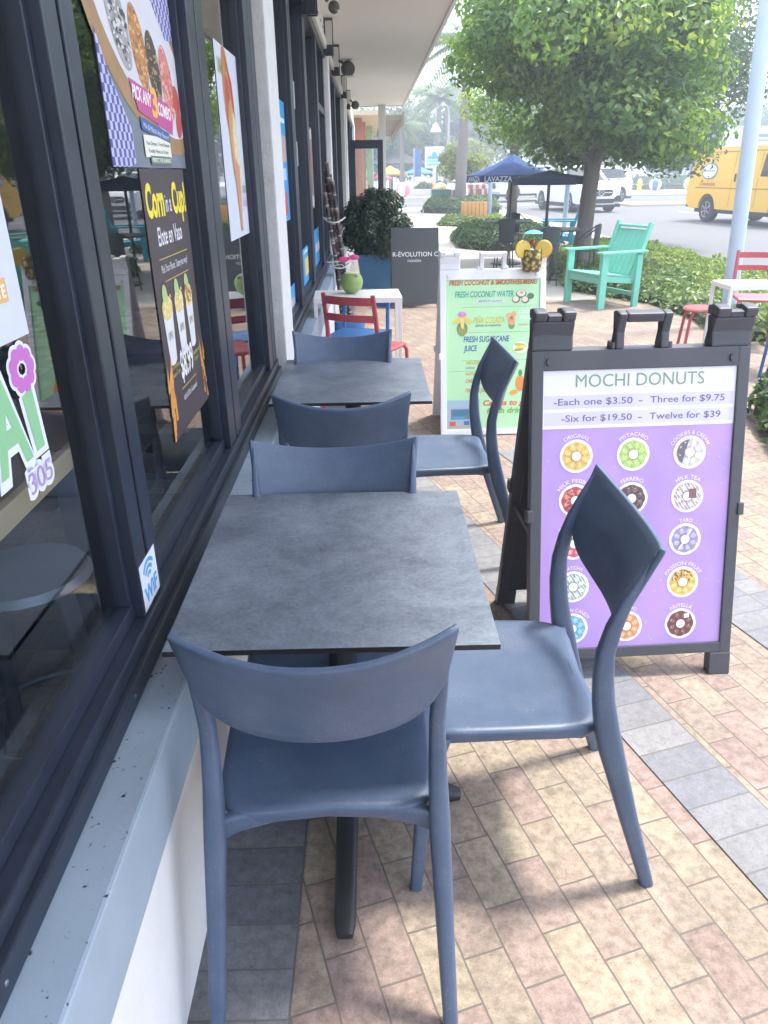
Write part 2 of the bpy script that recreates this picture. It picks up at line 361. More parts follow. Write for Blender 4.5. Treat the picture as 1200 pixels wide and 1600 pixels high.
def band(u0, u1, v0, v1): return [U*u0+Vv*v0+Vector((0, 0, .004)), U*u1+Vv*v0+Vector((0, 0, .004)), U*u1+Vv*v1+Vector((0, 0, .004)), U*u0+Vv*v1+Vector((0, 0, .004))]
struct(MB().poly(band(1.183, 1.383, -4.6, 2.2)).build('paving_band', greyband))
gb2 = paver('grey_band_paving_two', gramp, -16.7, bw=.2, bh=.104, off=0, shift=(-2.02+.1, 0), mortar=(.14, .13, .12), dirt=.2)
struct(MB().poly(band(1.92, 2.22, -3.8, 2.2)).build('paving_band', gb2))
struct(MB().poly([(-.394, -3, .004), (-.185, -3, .004), (-.185, 9.8, .004), (-.394, 9.8, .004)]).build('paving_strip', greywall))
# ------------------------------------------------------------------ the shop building
WR = -R(.28)
shop = thing('shop_building', 'long white shop building with black framed windows under a flat white canopy', 'building', (0, 0, 0), WR)
stucco = mat('white_stucco', (.70, .70, .70), rough=.8, var=.10, scale=3.2, bump=.12, bscale=90)
sillm = mat('bluish_sill_paint', (.30, .37, .44), rough=.55, var=.08, scale=9, bump=.08, bscale=60)
# sill top carries dark pitted specks
sp = sillm.copy(); sp.name = 'pitted_sill_paint'; t = sp.node_tree; b = t.nodes['Principled BSDF']
tcn = N(t, 'ShaderNodeTexCoord'); vn = N(t, 'ShaderNodeTexNoise'); vn.inputs['Scale'].default_value = 75; vn.inputs['Detail'].default_value = 2
t.links.new(tcn.outputs['Object'], vn.inputs['Vector'])
mr = N(t, 'ShaderNodeMapRange'); mr.inputs[1].default_value = .27; mr.inputs[2].default_value = .33; t.links.new(vn.outputs['Fac'], mr.inputs[0])
mm = N(t, 'ShaderNodeMix', data_type='RGBA'); mm.inputs[6].default_value = (.03, .03, .035, 1); t.links.new(mr.outputs[0], mm.inputs[0])
src = b.inputs['Base Color'].links[0].from_socket; t.links.new(src, mm.inputs[7]); t.links.new(mm.outputs[2], b.inputs['Base Color'])
MB().box(-.62, -.394, -3, 23.8, -.15, .437, .004).build('knee_wall', stucco, shop)
sl = MB().box(-.62, -.388, -3, 23.8, .4372, .606, .006); sl.bm.faces.ensure_lookup_table()
o = sl.build('sill', [sillm, sp], shop)
for p in o.data.polygons:
    if p.normal.z > .9: p.material_index = 1
BASEZ, TOPZ = .662, 2.72
steel_ = mat('dull_screw', (.25, .26, .28), rough=.4, metal=.8)
def window(y0, y1, mulls, label=None, trans=None, m=BLK):
    """one glazed bay: frame (rails, mullions with grooves) > panes"""
    f = MB()
    f.box(-.57, -.464, y0, y1, .6065, .655, .004); f.box(-.57, -.478, y0, y1, .6552, .69, .004)
    f.box(-.545, -.508, y0, y1, .6902, .725, .003)
    f.box(-.57, -.468, y0, y1, TOPZ-.07, TOPZ, .004)
    for a, c in mulls:
        md = (a+c)/2
        f.box(-.575, -.487, a, md-.008, .6902, TOPZ-.0702, .003); f.box(-.575, -.487, md+.008, c, .6902, TOPZ-.0702, .003)
        f.box(-.575, -.496, md-.0078, md+.0078, .6902, TOPZ-.0702)
        f.box(-.545, -.510, a-.018, a-.0003, .7252, TOPZ-.0702, .002); f.box(-.545, -.510, c+.0003, c+.018, .7252, TOPZ-.0702, .002)
    if trans: f.box(-.57, -.49, *trans, 2.1, 2.16, .003)
    w_ = f.build('window', m, shop)
    for k in range(int((y1-y0)/.55)):   # rail screws
        MB().ell((-.466, y0+.3+k*.55, .632), (.004, .0055, .0055), 10, 6).build('screw', steel_, w_, True)
    es = sorted([(y0, y0)]+list(mulls)+[(y1, y1)])
    for (a, b_), (c, d) in zip(es, es[1:]):
        if c-b_ > .1: MB().box(-.538, -.532, b_-.004, c+.004, .70, TOPZ-.03).build('pane', GL, w_)
    return w_
window(-3, 3.72, [(-1.2, -1.06), (1.335, 1.475), (2.385, 2.61), (3.47, 3.72)])
window(4.06, 9.28, [(4.06, 4.3), (5.3, 5.5), (6.5, 6.72), (7.95, 8.15), (9.1, 9.28)], trans=(8.15, 9.1))
window(9.86, 14.2, [(9.86, 10.1), (11.9, 12.1), (14.0, 14.2)])
window(16.0, 23.0, [(16, 16.2), (18, 18.2), (20.4, 20.6), (22.8, 23)])
colm = mat('rough_grey_render', (.60, .60, .59), rough=.9, var=.12, scale=14, bump=.4, bscale=70)
for y0, y1, xf in ((3.74, 4.12, -.437), (9.3, 9.55, -.44), (9.6, 9.84, -.45), (14.22, 14.8, -.43), (15.2, 15.98, -.43), (23.02, 23.8, -.43)):
    MB().box(-.62, xf, y0, y1, .6062, TOPZ, .008).build('column', colm if y0 < 4 else stucco, shop)
# wall band with vent slots above the windows
wq = MB().box(-.66, -.44, -3, 23.8, TOPZ+.001, TOPZ+.09, .006).box(-.66, -.462, -3, 23.8, TOPZ+.0902, 3.0)
wq.mi = 1
for i in range(60): wq.box(-.463, -.459, .2+i*.38, .30+i*.38, 2.88, 2.895)
wq.build('wall_band', [WPAINT, BLK], shop)
soff = mat('white_soffit', (.78, .76, .73), rough=.8, var=.04, scale=1.2)
MB().box(-6, .80, -3, 20.4, 3.001, 3.03).build('soffit', soff, shop)
MB().box(-6, .80, -3, 20.4, 3.0302, 3.22).build('roof', mat('roof_grey', (.4, .4, .4)), shop)
MB().box(.8002, .84, -3, 20.4, 2.975, 3.25, .006).box(-.47, .7998, 20.4002, 20.44, 2.975, 3.25).build('fascia', WPAINT, shop)
MB().box(.205, .375, 20.1, 20.27, -.15, 3.0, .008).box(.17, .41, 20.06, 20.3, -.15, .12, .01).build('post', WPAINT, shop)
# door standing open at the far end
d = MB(); d.box(-.42, .26, 17.0, 17.05, .03, .13).box(-.42, .26, 17.0, 17.05, 1.98, 2.14).box(-.42, -.31, 17.0, 17.05, .1302, 1.9798).box(.15, .26, 17.0, 17.05, .1302, 1.9798)
door = d.build('door', BLK, shop)
MB().box(-.315, .155, 17.02, 17.028, .12, 1.985).build('pane', glass('door_glass', (.86, .92, .92), 1.45, solid=True), door)
MB().tube([(.2, 16.99, .95), (.2, 16.94, .95), (.2, 16.94, 1.25), (.2, 16.99, 1.25)], .012, 8).build('handle', mat('steel', (.55, .55, .56), rough=.3, metal=1), door)
# interior seen through the glass
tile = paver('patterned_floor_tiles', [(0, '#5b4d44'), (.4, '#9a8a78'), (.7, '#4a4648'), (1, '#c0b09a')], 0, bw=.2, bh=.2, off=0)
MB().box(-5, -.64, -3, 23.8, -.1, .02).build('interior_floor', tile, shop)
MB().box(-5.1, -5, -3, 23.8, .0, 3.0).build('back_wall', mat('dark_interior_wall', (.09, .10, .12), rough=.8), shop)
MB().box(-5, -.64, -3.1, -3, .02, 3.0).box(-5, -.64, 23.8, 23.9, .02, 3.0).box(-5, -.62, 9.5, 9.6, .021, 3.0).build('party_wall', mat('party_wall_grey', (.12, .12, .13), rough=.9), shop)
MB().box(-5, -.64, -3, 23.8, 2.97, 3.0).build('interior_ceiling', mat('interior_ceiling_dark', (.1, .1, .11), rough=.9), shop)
# ------------------------------------------------------------------ things inside, behind the glass
wood = mat('pale_wood', (.85, .55, .29), rough=.5, var=.2, scale=6, stretch=(1, .15, 1))
tan = mat('tan_laminate', (.42, .27, .16), rough=.5, var=.1)
steel = mat('brushed_grey_steel', (.30, .33, .38), rough=.45, metal=.6, var=.1)
t_ = thing('window_counter', 'wood edged tan counter on grey steel legs just inside the window', 'counter', (-1.165, .9, .02))
MB().box(-.34, .34, -1.5, 1.35, .82, .855, .003).build('top', tan, t_)
MB().box(.3405, .365, -1.5, 1.35, .80, .858, .004).build('edge', wood, t_)
for yy in (-1.3, .1, 1.2): MB().box(-.28, -.22, yy-.03, yy+.03, 0, .819).build('leg', steel, t_); MB().box(.22, .28, yy-.03, yy+.03, 0, .819).build('leg', steel, t_)
def stool(loc, label):
    r = thing('metal_stool', label, 'stool', loc, .3, 'metal stools inside the window')
    MB().lathe([(.0, .60), (.15, .60), (.16, .615), (.15, .635), (0, .635)], n=20).build('seat', steel, r, True)
    for a in range(4):
        x, y = math.cos(a*math.pi/2+.78), math.sin(a*math.pi/2+.78)
        MB().sweep([(.13*x, .13*y, .6), (.21*x, .21*y, 0)], [(.05, .03), (.04, .025)], side=(-y, x, 0)).build('leg', steel, r, True)
    MB().tube([(.185*math.cos(a), .185*math.sin(a), .2) for a in [2*math.pi*i/20 for i in range(20)]], .008, 6, closed=True).build('ring', steel, r, True)
stool((-.86, .72, .02), 'grey metal stool nearest the camera behind the glass')
stool((-.86, 1.62, .02), 'grey metal stool behind the window frame by the wifi sticker')
# ------------------------------------------------------------------ wall lanterns under the canopy
lens = mat('frosted_lens', (.62, .62, .6), rough=.5)
def lantern(loc, label):
    loc = (loc[0]+.0049*loc[1], *loc[1:]); r = thing('wall_lantern', label, 'lamp', loc, 0, 'box lanterns along the canopy'); r.scale = (.62, .9, .78)
    f = MB(); w2, h = .05, .42
    f.box(-.06, .0, -.05, .05, -.3, .12)
    for y in (-w2, w2-.012):
        f.box(.0002, .13, y, y+.012, .108, .12); f.box(.0002, .13, y, y+.012, -.30, -.288); f.box(.118, .13, y, y+.012, -.288, .108)
    f.box(.118, .13, -w2+.0122, w2-.0122, .108, .12).box(.118, .13, -w2+.0122, w2-.0122, -.3, -.288)
    f.build('frame', BLK, r)
    MB().box(.01, .105, -.032, .032, -.18, .09).build('lens', lens, r)
    MB().box(.005, .112, -.04, .04, -.286, -.182).build('driver_box', BLK, r)
for y, l in ((6.5, 'black box lantern nearest the camera at the top edge of the picture'), (9.2, 'black box lantern between the two dusty floodlights, nearer one'), (11.0, 'black box lantern just before the round floodlight'), (14.2, 'black box lantern small and far past the round floodlight'), (16.6, 'farthest black box lantern near the open door')):
    lantern((-.45, y, 2.90 if y > 7 else 2.82), l)
fl = mat('weathered_fitting', (.09, .09, .085), rough=.6, var=.3, scale=14)
def flood(loc, s, label):
    loc = (loc[0]+.0049*loc[1], *loc[1:]); r = thing('floodlight', label, 'lamp', loc, 0, 'floodlights under the canopy')
    MB().box(-.06, .0, -.04, .04, .04, .1, .004).tube([(0, 0, .07), (.06, 0, .06), (.1, 0, .02)], .018, 8).build('bracket', fl, r)
    MB().ell((.15, -.02, -.03), (.085*s, .12*s, .085*s), 16, 10).build('housing', fl, r, True)
    MB().lathe([(0, 0), (.062*s, 0), (.066*s, .012), (0, .012)], (.16, -.02, -.128*s*.85), 16).build('glass_front', lens, r)
flood((-.45, 7.9, 2.90), .6, 'small weathered floodlight on a short arm beside the first lantern')
flood((-.45, 12.4, 2.92), 1.2, 'large round weathered floodlight under the canopy')
flood((-.45, 17.9, 2.86), 1.0, 'small dark floodlight at the far end by the salmon column')
# ------------------------------------------------------------------ grey stacking chairs
def ypath(z):
    zs = [0, .2, .43, .55, .65, .75, .88]; ys = [-.280, -.215, -.145, -.122, -.118, -.135, -.182]
    return float(np.interp(z, zs, ys))
def make_chair():
    root = thing('patio_chair', '', 'chair')
    # seat: dished squircle with a turned down skirt
    m = MB(); n = 40
    def edge(a, k, z, ex=0):
        c, s_ = math.cos(a), math.sin(a); e = .42
        x = math.copysign(abs(c)**e, c); y = math.copysign(abs(s_)**e, s_)
        hw = .209+.014*(y+1)/2-ex
        yy = .065+(.225-ex)*y
        return Vector((hw*x*k, .065+(yy-.065)*k, z))
    rs = []
    for k, dz in ((.12, -.016), (.35, -.014), (.6, -.009), (.8, -.003), (.92, .0015), (.985, .0), (1.0, -.006)):
        ring = []
        for i in range(n):
            a = 2*math.pi*i/n; p = edge(a, k, .452+dz)
            p.z -= .022*max(0, (p.y-.16)/.13)**2
            if p.y < -.09: p.y += .03*(1-(p.x/.2)**2)*k
            ring.append(p)
        rs.append(ring)
    for z, ex in ((-.030, .002), (-.042, .006), (-.042, .02), (-.02, .024)):
        ring = []
        for i in range(n):
            a = 2*math.pi*i/n; p = edge(a, 1, .452+z, ex); p.z -= .018*max(0, (p.y-.16)/.13)**2
            if p.y < -.09: p.y += .03*(1-(p.x/.2)**2); p.z += .012*(1-(p.x/.2)**2)
            elif abs(p.x) > .15: p.z += .012*math.cos((p.y-.07)/.2*1.3)
            ring.append(p)
        rs.append(ring)
    m.rings(rs, cap=False); m._f([v for v in list(m.bm.verts)[:n]][::-1])
    m.build('seat', CHAIR, root, True, sharp=60)
    MB().sweep([(-.208, -.135, .412), (-.17, -.130, .426), (-.09, -.118, .434), (0, -.112, .436), (.09, -.118, .434), (.17, -.130, .426), (.208, -.135, .412)], [(.022, .052), (.022, .044), (.02, .036), (.02, .034), (.02, .036), (.022, .044), (.022, .052)], side=(0, 1, 0)).build('seat_rail', CHAIR, root, True, sharp=60)
    # backrest band: curved in plan, dipping top edge
    m = MB(); nu, nv = 26, 8; g = []
    for j in range(nv+1):
        row = []
        for i in range(nu+1):
            u = -1+2*i/nu; v_ = j/nv
            zt = .838+.044*abs(u)**2.2; zb = .645+.045*abs(u)**2.4+.05*abs(u)**10
            z = zb+(zt-zb)*v_
            hw = .209+.020*((z-.64)/.24)
            x = hw*u; y = ypath(z)-.062*(1-abs(u)**2.1)*(.75+.25*v_)-.012
            row.append(m.bm.verts.new((x, y, z)))
        g.append(row)
    for j in range(nv):
        for i in range(nu): m._f([g[j][i], g[j][i+1], g[j+1][i+1], g[j+1][i]])
    bmesh.ops.recalc_face_normals(m.bm, faces=m.bm.faces)
    bmesh.ops.solidify(m.bm, geom=list(m.bm.faces), thickness=.013)
    es = [e for e in m.bm.edges if len(e.link_faces) == 2 and e.calc_face_angle(0) > 1.0]
    bmesh.ops.bevel(m.bm, geom=es, offset=.004, segments=2, affect='EDGES', profile=.5)
    m.build('backrest', CHAIR, root, True, sharp=50)
    for sx in (-1, 1):
        zs = [0, .1, .22, .33, .40, .45, .52, .58, .64, .70, .76, .82, .865]
        xs = [.226, .222, .217, .213, .210, .209, .207, .206, .205, .207, .210, .213, .214]
        sz = [(.027, .031), (.031, .036), (.034, .042), (.037, .048), (.040, .054), (.038, .052), (.034, .046), (.031, .042), (.028, .037), (.026, .032), (.02, .024), (.014, .016), (.006, .008)]
        MB().sweep([(sx*x, ypath(z)+float(np.interp(z, [0, .6, .7, .86], [.006, .006, .004, -.006])), z) for x, z in zip(xs, zs)], sz).build('leg', CHAIR, root, True, sharp=60)
        MB().sweep([(sx*.226, .268, 0), (sx*.215, .255, .2), (sx*.205, .235, .36), (sx*.198, .215, .435)], [(.026, .028), (.030, .034), (.036, .042), (.04, .05)]).build('leg', CHAIR, root, True, sharp=60)
    return root
ch0 = make_chair()
CG = 'grey plastic chairs around the two dark tables'
for i, (x, y, rz, lab) in enumerate([
    (-.10, 1.172, 1, 'nearest grey plastic chair with its curved back to the camera at the near table'),
    (.352, 1.452, 89.5, 'grey plastic chair standing sideways in front of the donut menu board'),
    (-.102, 1.715, 180.5, 'grey plastic chair tucked behind the near table and facing the camera'),
    (-.097, 2.55, 0, 'grey plastic chair with its back to the camera at the far table'),
    (.347, 2.985, 92, 'grey plastic chair standing sideways in front of the green smoothie menu board'),
    (-.122, 3.23, 181, 'grey plastic chair behind the far table, in front of the red chair')]):
    c = ch0 if i == 0 else copy_tree(ch0)
    c.location = (x, y, 0); c.rotation_euler = (0, 0, R(rz)); tag(c, lab, 'chair', CG)
# ------------------------------------------------------------------ dark laminate tables
lam = bpy.data.materials.new('slate_laminate'); lam.use_nodes = True; t = lam.node_tree; b = t.nodes['Principled BSDF']
tcn = N(t, 'ShaderNodeTexCoord'); mpn = N(t, 'ShaderNodeMapping'); mpn.inputs['Scale'].default_value = (1, 1.15, 1); t.links.new(tcn.outputs['Object'], mpn.inputs[0])
n1 = N(t, 'ShaderNodeTexNoise'); n1.inputs['Scale'].default_value = 5.5; n1.inputs['Detail'].default_value = 14; n1.inputs['Roughness'].default_value = .82; n1.inputs['Distortion'].default_value = .3
n2 = N(t, 'ShaderNodeTexNoise'); n2.inputs['Scale'].default_value = 110; n2.inputs['Detail'].default_value = 4
for n in (n1, n2): t.links.new(mpn.outputs[0], n.inputs['Vector'])
q = N(t, 'ShaderNodeMath', operation='MULTIPLY_ADD'); q.inputs[1].default_value = .28; t.links.new(n2.outputs['Fac'], q.inputs[0]); t.links.new(n1.outputs['Fac'], q.inputs[2])
cr = N(t, 'ShaderNodeValToRGB'); cr.color_ramp.elements[0].position = .44; cr.color_ramp.elements[0].color = (.052, .066, .090, 1)
cr.color_ramp.elements[1].position = .86; cr.color_ramp.elements[1].color = (.215, .25, .30, 1)
t.links.new(q.outputs[0], cr.inputs[0]); t.links.new(cr.outputs[0], b.inputs['Base Color']); b.inputs['Roughness'].default_value = .42
edge = mat('black_core_edge', (.012, .013, .016), rough=.5)
iron = mat('black_cast_iron', (.022, .023, .027), rough=.5, var=.2, scale=20)
def make_table():
    r = thing('patio_table', '', 'table')
    m = MB().box(-.308, .308, -.362, .362, .7332, .745, .0012)
    o = m.build('tabletop', [lam, edge], r)
    for p in o.data.polygons:
        if p.normal.z < .9: p.material_index = 1
    MB().lathe([(.034, .07), (.034, .72), (.05, .722)], n=20).build('column', iron, r, True)
    MB().box(-.19, .19, -.2, .2, .722, .7326, .002).build('mount_plate', iron, r)
    m = MB()
    for a in range(4):
        c, s_ = math.cos(a*math.pi/2), math.sin(a*math.pi/2); L = .40 if a % 2 else .295; px = (-s_, c, 0)
        m.sweep([(c*.02, s_*.02, .052), (c*L*.7, s_*L*.7, .036), (c*(L-.03), s_*(L-.03), .026), (c*L, s_*L, .020)], [(.056, .05), (.05, .04), (.048, .036), (.036, .022)], side=px)
    m.lathe([(.055, .03), (.06, .06), (.045, .075), (.034, .1)], n=20)
    m.build('base', iron, r, True, sharp=50)
    return r
t0 = make_table(); t0.location = (-.081, 1.494, 0); tag(t0, 'near dark slate topped table beside the wifi sticker window', 'table', 'dark slate tables by the windows')
t1 = copy_tree(t0); t1.location = (-.078, 3.085, 0); tag(t1, 'far dark slate topped table between the white column and smoothie board', 'table', 'dark slate tables by the windows')
# ------------------------------------------------------------------ folding A-frame boards
def aframe(name, label, loc, rz, W, H, sp, pw, p0, p1, m, inkbase, stile=.04):
    r = thing(name, label, 'sign', loc, rz)
    L = math.hypot(H, sp); F = Face((0, 0, 0), (1, 0, 0), (0, sp, H)); B = Face((0, 2*sp, 0), (-1, 0, 0), (0, -sp, H))
    def board(F):
        q = MB(); h = W/2; bz = p0*L; tz = p1*L; bar = .032
        q.fbox(F, -h, -h+stile, .0, tz+.055, -.034, 0, .004); q.fbox(F, h-stile, h, .0, tz+.055, -.034, 0, .004)
        q.fbox(F, -h+stile-.002, h-stile+.002, bz-bar, bz+.004, -.032, -.001, .003)
        q.fbox(F, -h+stile-.002, h-stile+.002, tz-.004, tz+.055, -.032, -.001, .003)
        q.fbox(F, -h+stile-.002, h-stile+.002, bz+.0042, tz-.0042, -.028, -.010)
        q.fbox(F, -h-.001, -h+stile*1.9, 0, bz-bar-.001, -.036, .002, .004); q.fbox(F, h-stile*1.9, h+.001, 0, bz-bar-.001, -.036, .002, .004)
        for s_ in (-1, 1):   # hinge towers with a two part knuckle
            a, c = sorted((s_*(h-.125), s_*h)); q.fbox(F, a, c, tz+.0552, L-.03, -.036, .0, .006)
            k = (c-a)/3
            if s_ < 0: q.fbox(F, a, a+k-.002, L-.0298, L, -.04, .0, .008); q.fbox(F, c-k, c, L-.0298, L, -.04, .0, .008)
            else: q.fbox(F, a, a+k-.002, L-.0298, L, -.04, .0, .008); q.fbox(F, c-k+.002, c, L-.0298, L, -.04, .0, .008)
            q.fbox(F, a+k, c-k, L-.0298, L-.012, -.036, -.012, .003)
            for gz in range(5): q.fbox(F, a+.02, c-.02, tz+.075+gz*.012, tz+.079+gz*.012, .0, .0016)
            q.fell(F, s_*(h-.055), tz+.022, .011, d=.006); q.fbox(F, s_*(h-.055)-.010, s_*(h-.055)+.010, tz+.012, tz+.032, -.002, .005, .004)
            q.fbox(F, s_*h-.010, s_*h+.010, (bz+tz)/2-.02, (bz+tz)/2+.02, -.03, .006, .004)
        # carrying handle
        hh = .082; zt = L-.012
        q.fbox(F, -hh, -hh+.026, tz+.0552, zt, -.034, 0, .006); q.fbox(F, hh-.026, hh, tz+.0552, zt, -.034, 0, .006); q.fbox(F, -hh+.0262, hh-.0262, zt-.028, zt, -.034, 0, .006)
        q.fbox(F, -hh-.012, -hh, tz+.0552, tz+.075, -.03, -.004, .004); q.fbox(F, hh, hh+.012, tz+.0552, tz+.075, -.03, -.004, .004)
        return q
    board(F).build('front_board', m, r); board(B).build('back_board', m, r)
    for s_ in (-1, 1): MB().bar((s_*(W/2-.02), sp*.42, H*.40), (s_*(W/2-.02), sp*1.58, H*.40), .012, .02).build('stay', m, r)
    FP = Face(F.pt(-pw/2, p0*L, -.0085), F.u, F.v); PH = (p1-p0)*L
    pan = MB().frect(FP, 0, pw, 0, PH).build('panel', inkbase, r)
    return r, FP, PH, pan
blackpl = mat('black_moulded_plastic', (.060, .062, .076), rough=.48, var=.12, scale=20, bump=.08, bscale=500)
whitepl = mat('white_moulded_plastic', (.76, .76, .78), rough=.5, var=.04, scale=10)
# purple poster ground
pp = bpy.data.materials.new('purple_poster'); pp.use_nodes = True; t = pp.node_tree; b = t.nodes['Principled BSDF']
tcn = N(t, 'ShaderNodeTexCoord'); n1 = N(t, 'ShaderNodeTexNoise'); n1.inputs['Scale'].default_value = 3.2; n1.inputs['Detail'].default_value = 4; t.links.new(tcn.outputs['Object'], n1.inputs['Vector'])
cr = N(t, 'ShaderNodeValToRGB'); cr.color_ramp.elements[0].position = .3; cr.color_ramp.elements[0].color = (*lin('#a888cb'), 1); cr.color_ramp.elements[1].position = .72; cr.color_ramp.elements[1].color = (*lin('#c992d2'), 1)
e = cr.color_ramp.elements.new(.5); e.color = (*lin('#b393cf'), 1)
t.links.new(n1.outputs['Fac'], cr.inputs[0]); t.links.new(cr.outputs[0], b.inputs['Base Color']); b.inputs['Roughness'].default_value = .35
sb, FP, PH, pan = aframe('donut_menu_board', 'black folding sidewalk board with a purple donut menu poster', (.831, 1.993, 0), .047, .676, 1.161, .265, .604, .092, .848, blackpl, pp, .037)
PW = .604
MB().frect(FP, .0, PW, PH*.80, PH, .0006).build('header', ink('#e4e2ec'), pan)
q = MB(); q.frect(FP, .006, PW-.006, PH*.868, PH*.912, .001); q.frect(FP, .006, PW-.006, PH*.812, PH*.856, .001); q.build('price_strip', ink('#cfc9e4'), pan)
MB().ftext(FP, 'MOCHI DONUTS', PW/2, PH*.939, .040, .0014, width=.40).build('lettering', ink('#7f9b7c'), pan)
for txt, u, v_, wd, al in (('-Each one $3.50', .035, .880, .245, 'l'), ('-', .305, .880, .012, 'c'), ('Three for $9.75', .335, .880, .235, 'l'), ('-Six for $19.50', .06, .824, .22, 'l'), ('-', .305, .824, .012, 'c'), ('Twelve for $39', .335, .824, .225, 'l')):
    MB().ftext(FP, txt, u, PH*v_, .021, .0015, al, wd, bold=.008).build('lettering', ink('#6d6488'), pan)
FL = [[('ORIGINAL', '#e9b445', '#f6d074', 0), ('PISTACHIO', '#9fc750', '#bfe07a', 1), ('COOKIES & CREAM', '#c9c6cb', '#edebee', 2)],
      [('MILK PEBBLES', '#b33346', '#e58a5a', 3), ('FERRERO', '#4a3230', '#6e5148', 3), ('MILK TEA', '#a89a90', '#d8d0c8', 4)],
      [('STRAWBERRY', '#d84a52', '#f09aa0', 0), ('BANANA', '#e6c860', '#f5e6a0', 1), ('TARO', '#8d86b4', '#b9b3d8', 5)],
      [('MATCHA', '#8da89a', '#dfe8e0', 4), ('BLUEBERRY', '#d76a9c', '#f0a0c4', 6), ('PASSION FRUIT', '#e0b440', '#f2d678', 7)],
      [('COTTON CANDY', '#4f9fd0', '#8fd0ee', 1), ('CHURRO', '#d98c4a', '#f0b480', 0), ('NUTELLA', '#5a2f2c', '#84504a', 8)]]
rngd = random.Random(4)
def mixh(a, b_, f): return '#'+''.join('%02x' % int(int(a[i:i+2], 16)*(1-f)+int(b_[i:i+2], 16)*f) for i in (1, 3, 5))
def gl_(h): h = mixh(h, '#d8c8d8', .16); return mat('glaze_'+h[1:], lin(h), rough=.35, var=.22, scale=55)
for ri, v_ in enumerate((.705, .55, .395, .237, .08)):
    for ci, u in enumerate((.18, .478, .776)):
        name, c0, c1, k = FL[ri][ci]; U0, V0, r_ = PW*u, PH*v_, .052
        q = MB(); q.mi = 0; q.fell(FP, U0, V0, r_, d=.001, n=32)
        q.mi = 1
        pts = []
        for i in range(64):
            a = 2*math.pi*i/64; rr = r_*(.80+.05*abs(math.cos(4*a))); pts.append((U0+rr*math.cos(a), V0+rr*math.sin(a)))
        q.fpoly(FP, pts, .0014)
        q.mi = 2
        for i in range(8):
            a = 2*math.pi*(i+.5)/8; q.fell(FP, U0+r_*.56*math.cos(a), V0+r_*.56*math.sin(a), r_*.17, r_*.13, .0018, a, 14)
        q.mi = 3
        if k == 3:
            for i in range(40):
                a = rngd.uniform(0, 6.28); rr = rngd.uniform(.32, .76)*r_; q.mi = 3 if i % 2 else 2; q.fell(FP, U0+rr*math.cos(a), V0+rr*math.sin(a), r_*.07, r_*.05, .0022+i*1e-5, a, 6)
        if k in (4, 1):
            q.mi = 4 if k == 4 else 2
            for i in range(9):
                x = -.7+i*.175; L = math.sqrt(max(.01, .64-x*x)); c_, s_ = math.cos(.6), math.sin(.6)
                P0 = [(x-.02, -L), (x+.02, -L), (x+.02, L), (x-.02, L)]
                q.fpoly(FP, [(U0+r_*(a*c_-b_*s_), V0+r_*(a*s_+b_*c_)) for a, b_ in P0], .0022)
        if k == 2:
            q.mi = 3; q.fell(FP, U0, V0, r_*.78, d=.0022, rot=0, a0=95, a1=235, n=16); q.mi = 4; q.fpoly(FP, [(U0-.012, V0-.05), (U0-.007, V0-.05), (U0+.017, V0+.05), (U0+.012, V0+.05)], .0028)
        if k == 5: q.mi = 4; q.fpoly(FP, [(U0-.022, V0-.032), (U0-.017, V0-.034), (U0+.022, V0+.032), (U0+.017, V0+.034)], .0028)
        if k == 6: q.mi = 3; q.fell(FP, U0+.02, V0-.01, .011, d=.0024); q.fell(FP, U0-.018, V0+.012, .010, d=.0024)
        if k == 7:
            for i in range(26): a = rngd.uniform(.2, 2.9); rr = rngd.uniform(.4, .78)*r_; q.fell(FP, U0+rr*math.cos(a), V0+rr*math.sin(a), .0035, d=.0022+i*1e-5, n=6)
        if k == 8: q.mi = 4; q.fpoly(FP, [(U0+.012, V0+.018), (U0+.028, V0+.022), (U0+.026, V0+.036), (U0+.010, V0+.032)], .0026)
        if name == 'MILK TEA': q.mi = 3; q.frect(FP, U0+.004, U0+.028, V0-.006, V0+.024, .0034)
        dark = {'MILK PEBBLES': '#8c2030', 'FERRERO': '#2c2020', 'COOKIES & CREAM': '#56525a', 'BLUEBERRY': '#3c3f7c', 'PASSION FRUIT': '#7c4a30', 'MILK TEA': '#6b4a42'}.get(name, '#6b5a60')
        for i in range(8):   # glaze sheen and crumbs of the printed photograph
            a = 2*math.pi*(i+.5)/8+rngd.uniform(-.12, .12); q.mi = 5; q.fell(FP, U0+r_*.60*math.cos(a)-.002, V0+r_*.60*math.sin(a)+.003, r_*.075, r_*.03, .0032, a+1.6, 8)
            q.mi = 6; q.fell(FP, U0+r_*.72*math.cos(a+.39), V0+r_*.72*math.sin(a+.39), r_*.09, r_*.03, .0016, a+.39, 8); q.fell(FP, U0+r_*.36*math.cos(a+.39), V0+r_*.36*math.sin(a+.39), r_*.06, r_*.035, .0019, a+.39, 8)
        q.mi = 6; q.fell(FP, U0, V0, r_*.335, d=.0024, n=20); q.mi = 4; q.fell(FP, U0, V0, r_*.28, d=.003, n=20)
        q.build('donut_picture', [ink('#efeaf2'), gl_(c0), gl_(c1), gl_(dark), ink('#f2eef4'), gl_(mixh(c1, '#ffffff', .45)), gl_(mixh(c0, '#5a4030', .30))], pan)
        rt = r_*1.10
        def arc(x, y, U0=U0, V0=V0, rt=rt): a = math.pi/2-x/rt; return (U0+(rt+y)*math.cos(a), V0+(rt+y)*math.sin(a))
        W_ = min(.0098*len(name), .135)
        MB().ftext(FP, name, 0, 0, .0125, .0016, 'c', W_, bold=.006, fn=arc).build('lettering', ink('#eee6f4'), pan)
q = MB()
for i in range(60): q.fell(FP, rngd.uniform(.01, PW-.01), rngd.uniform(.01, PH*.78), rngd.uniform(.0006, .0022), d=.0005, n=6)
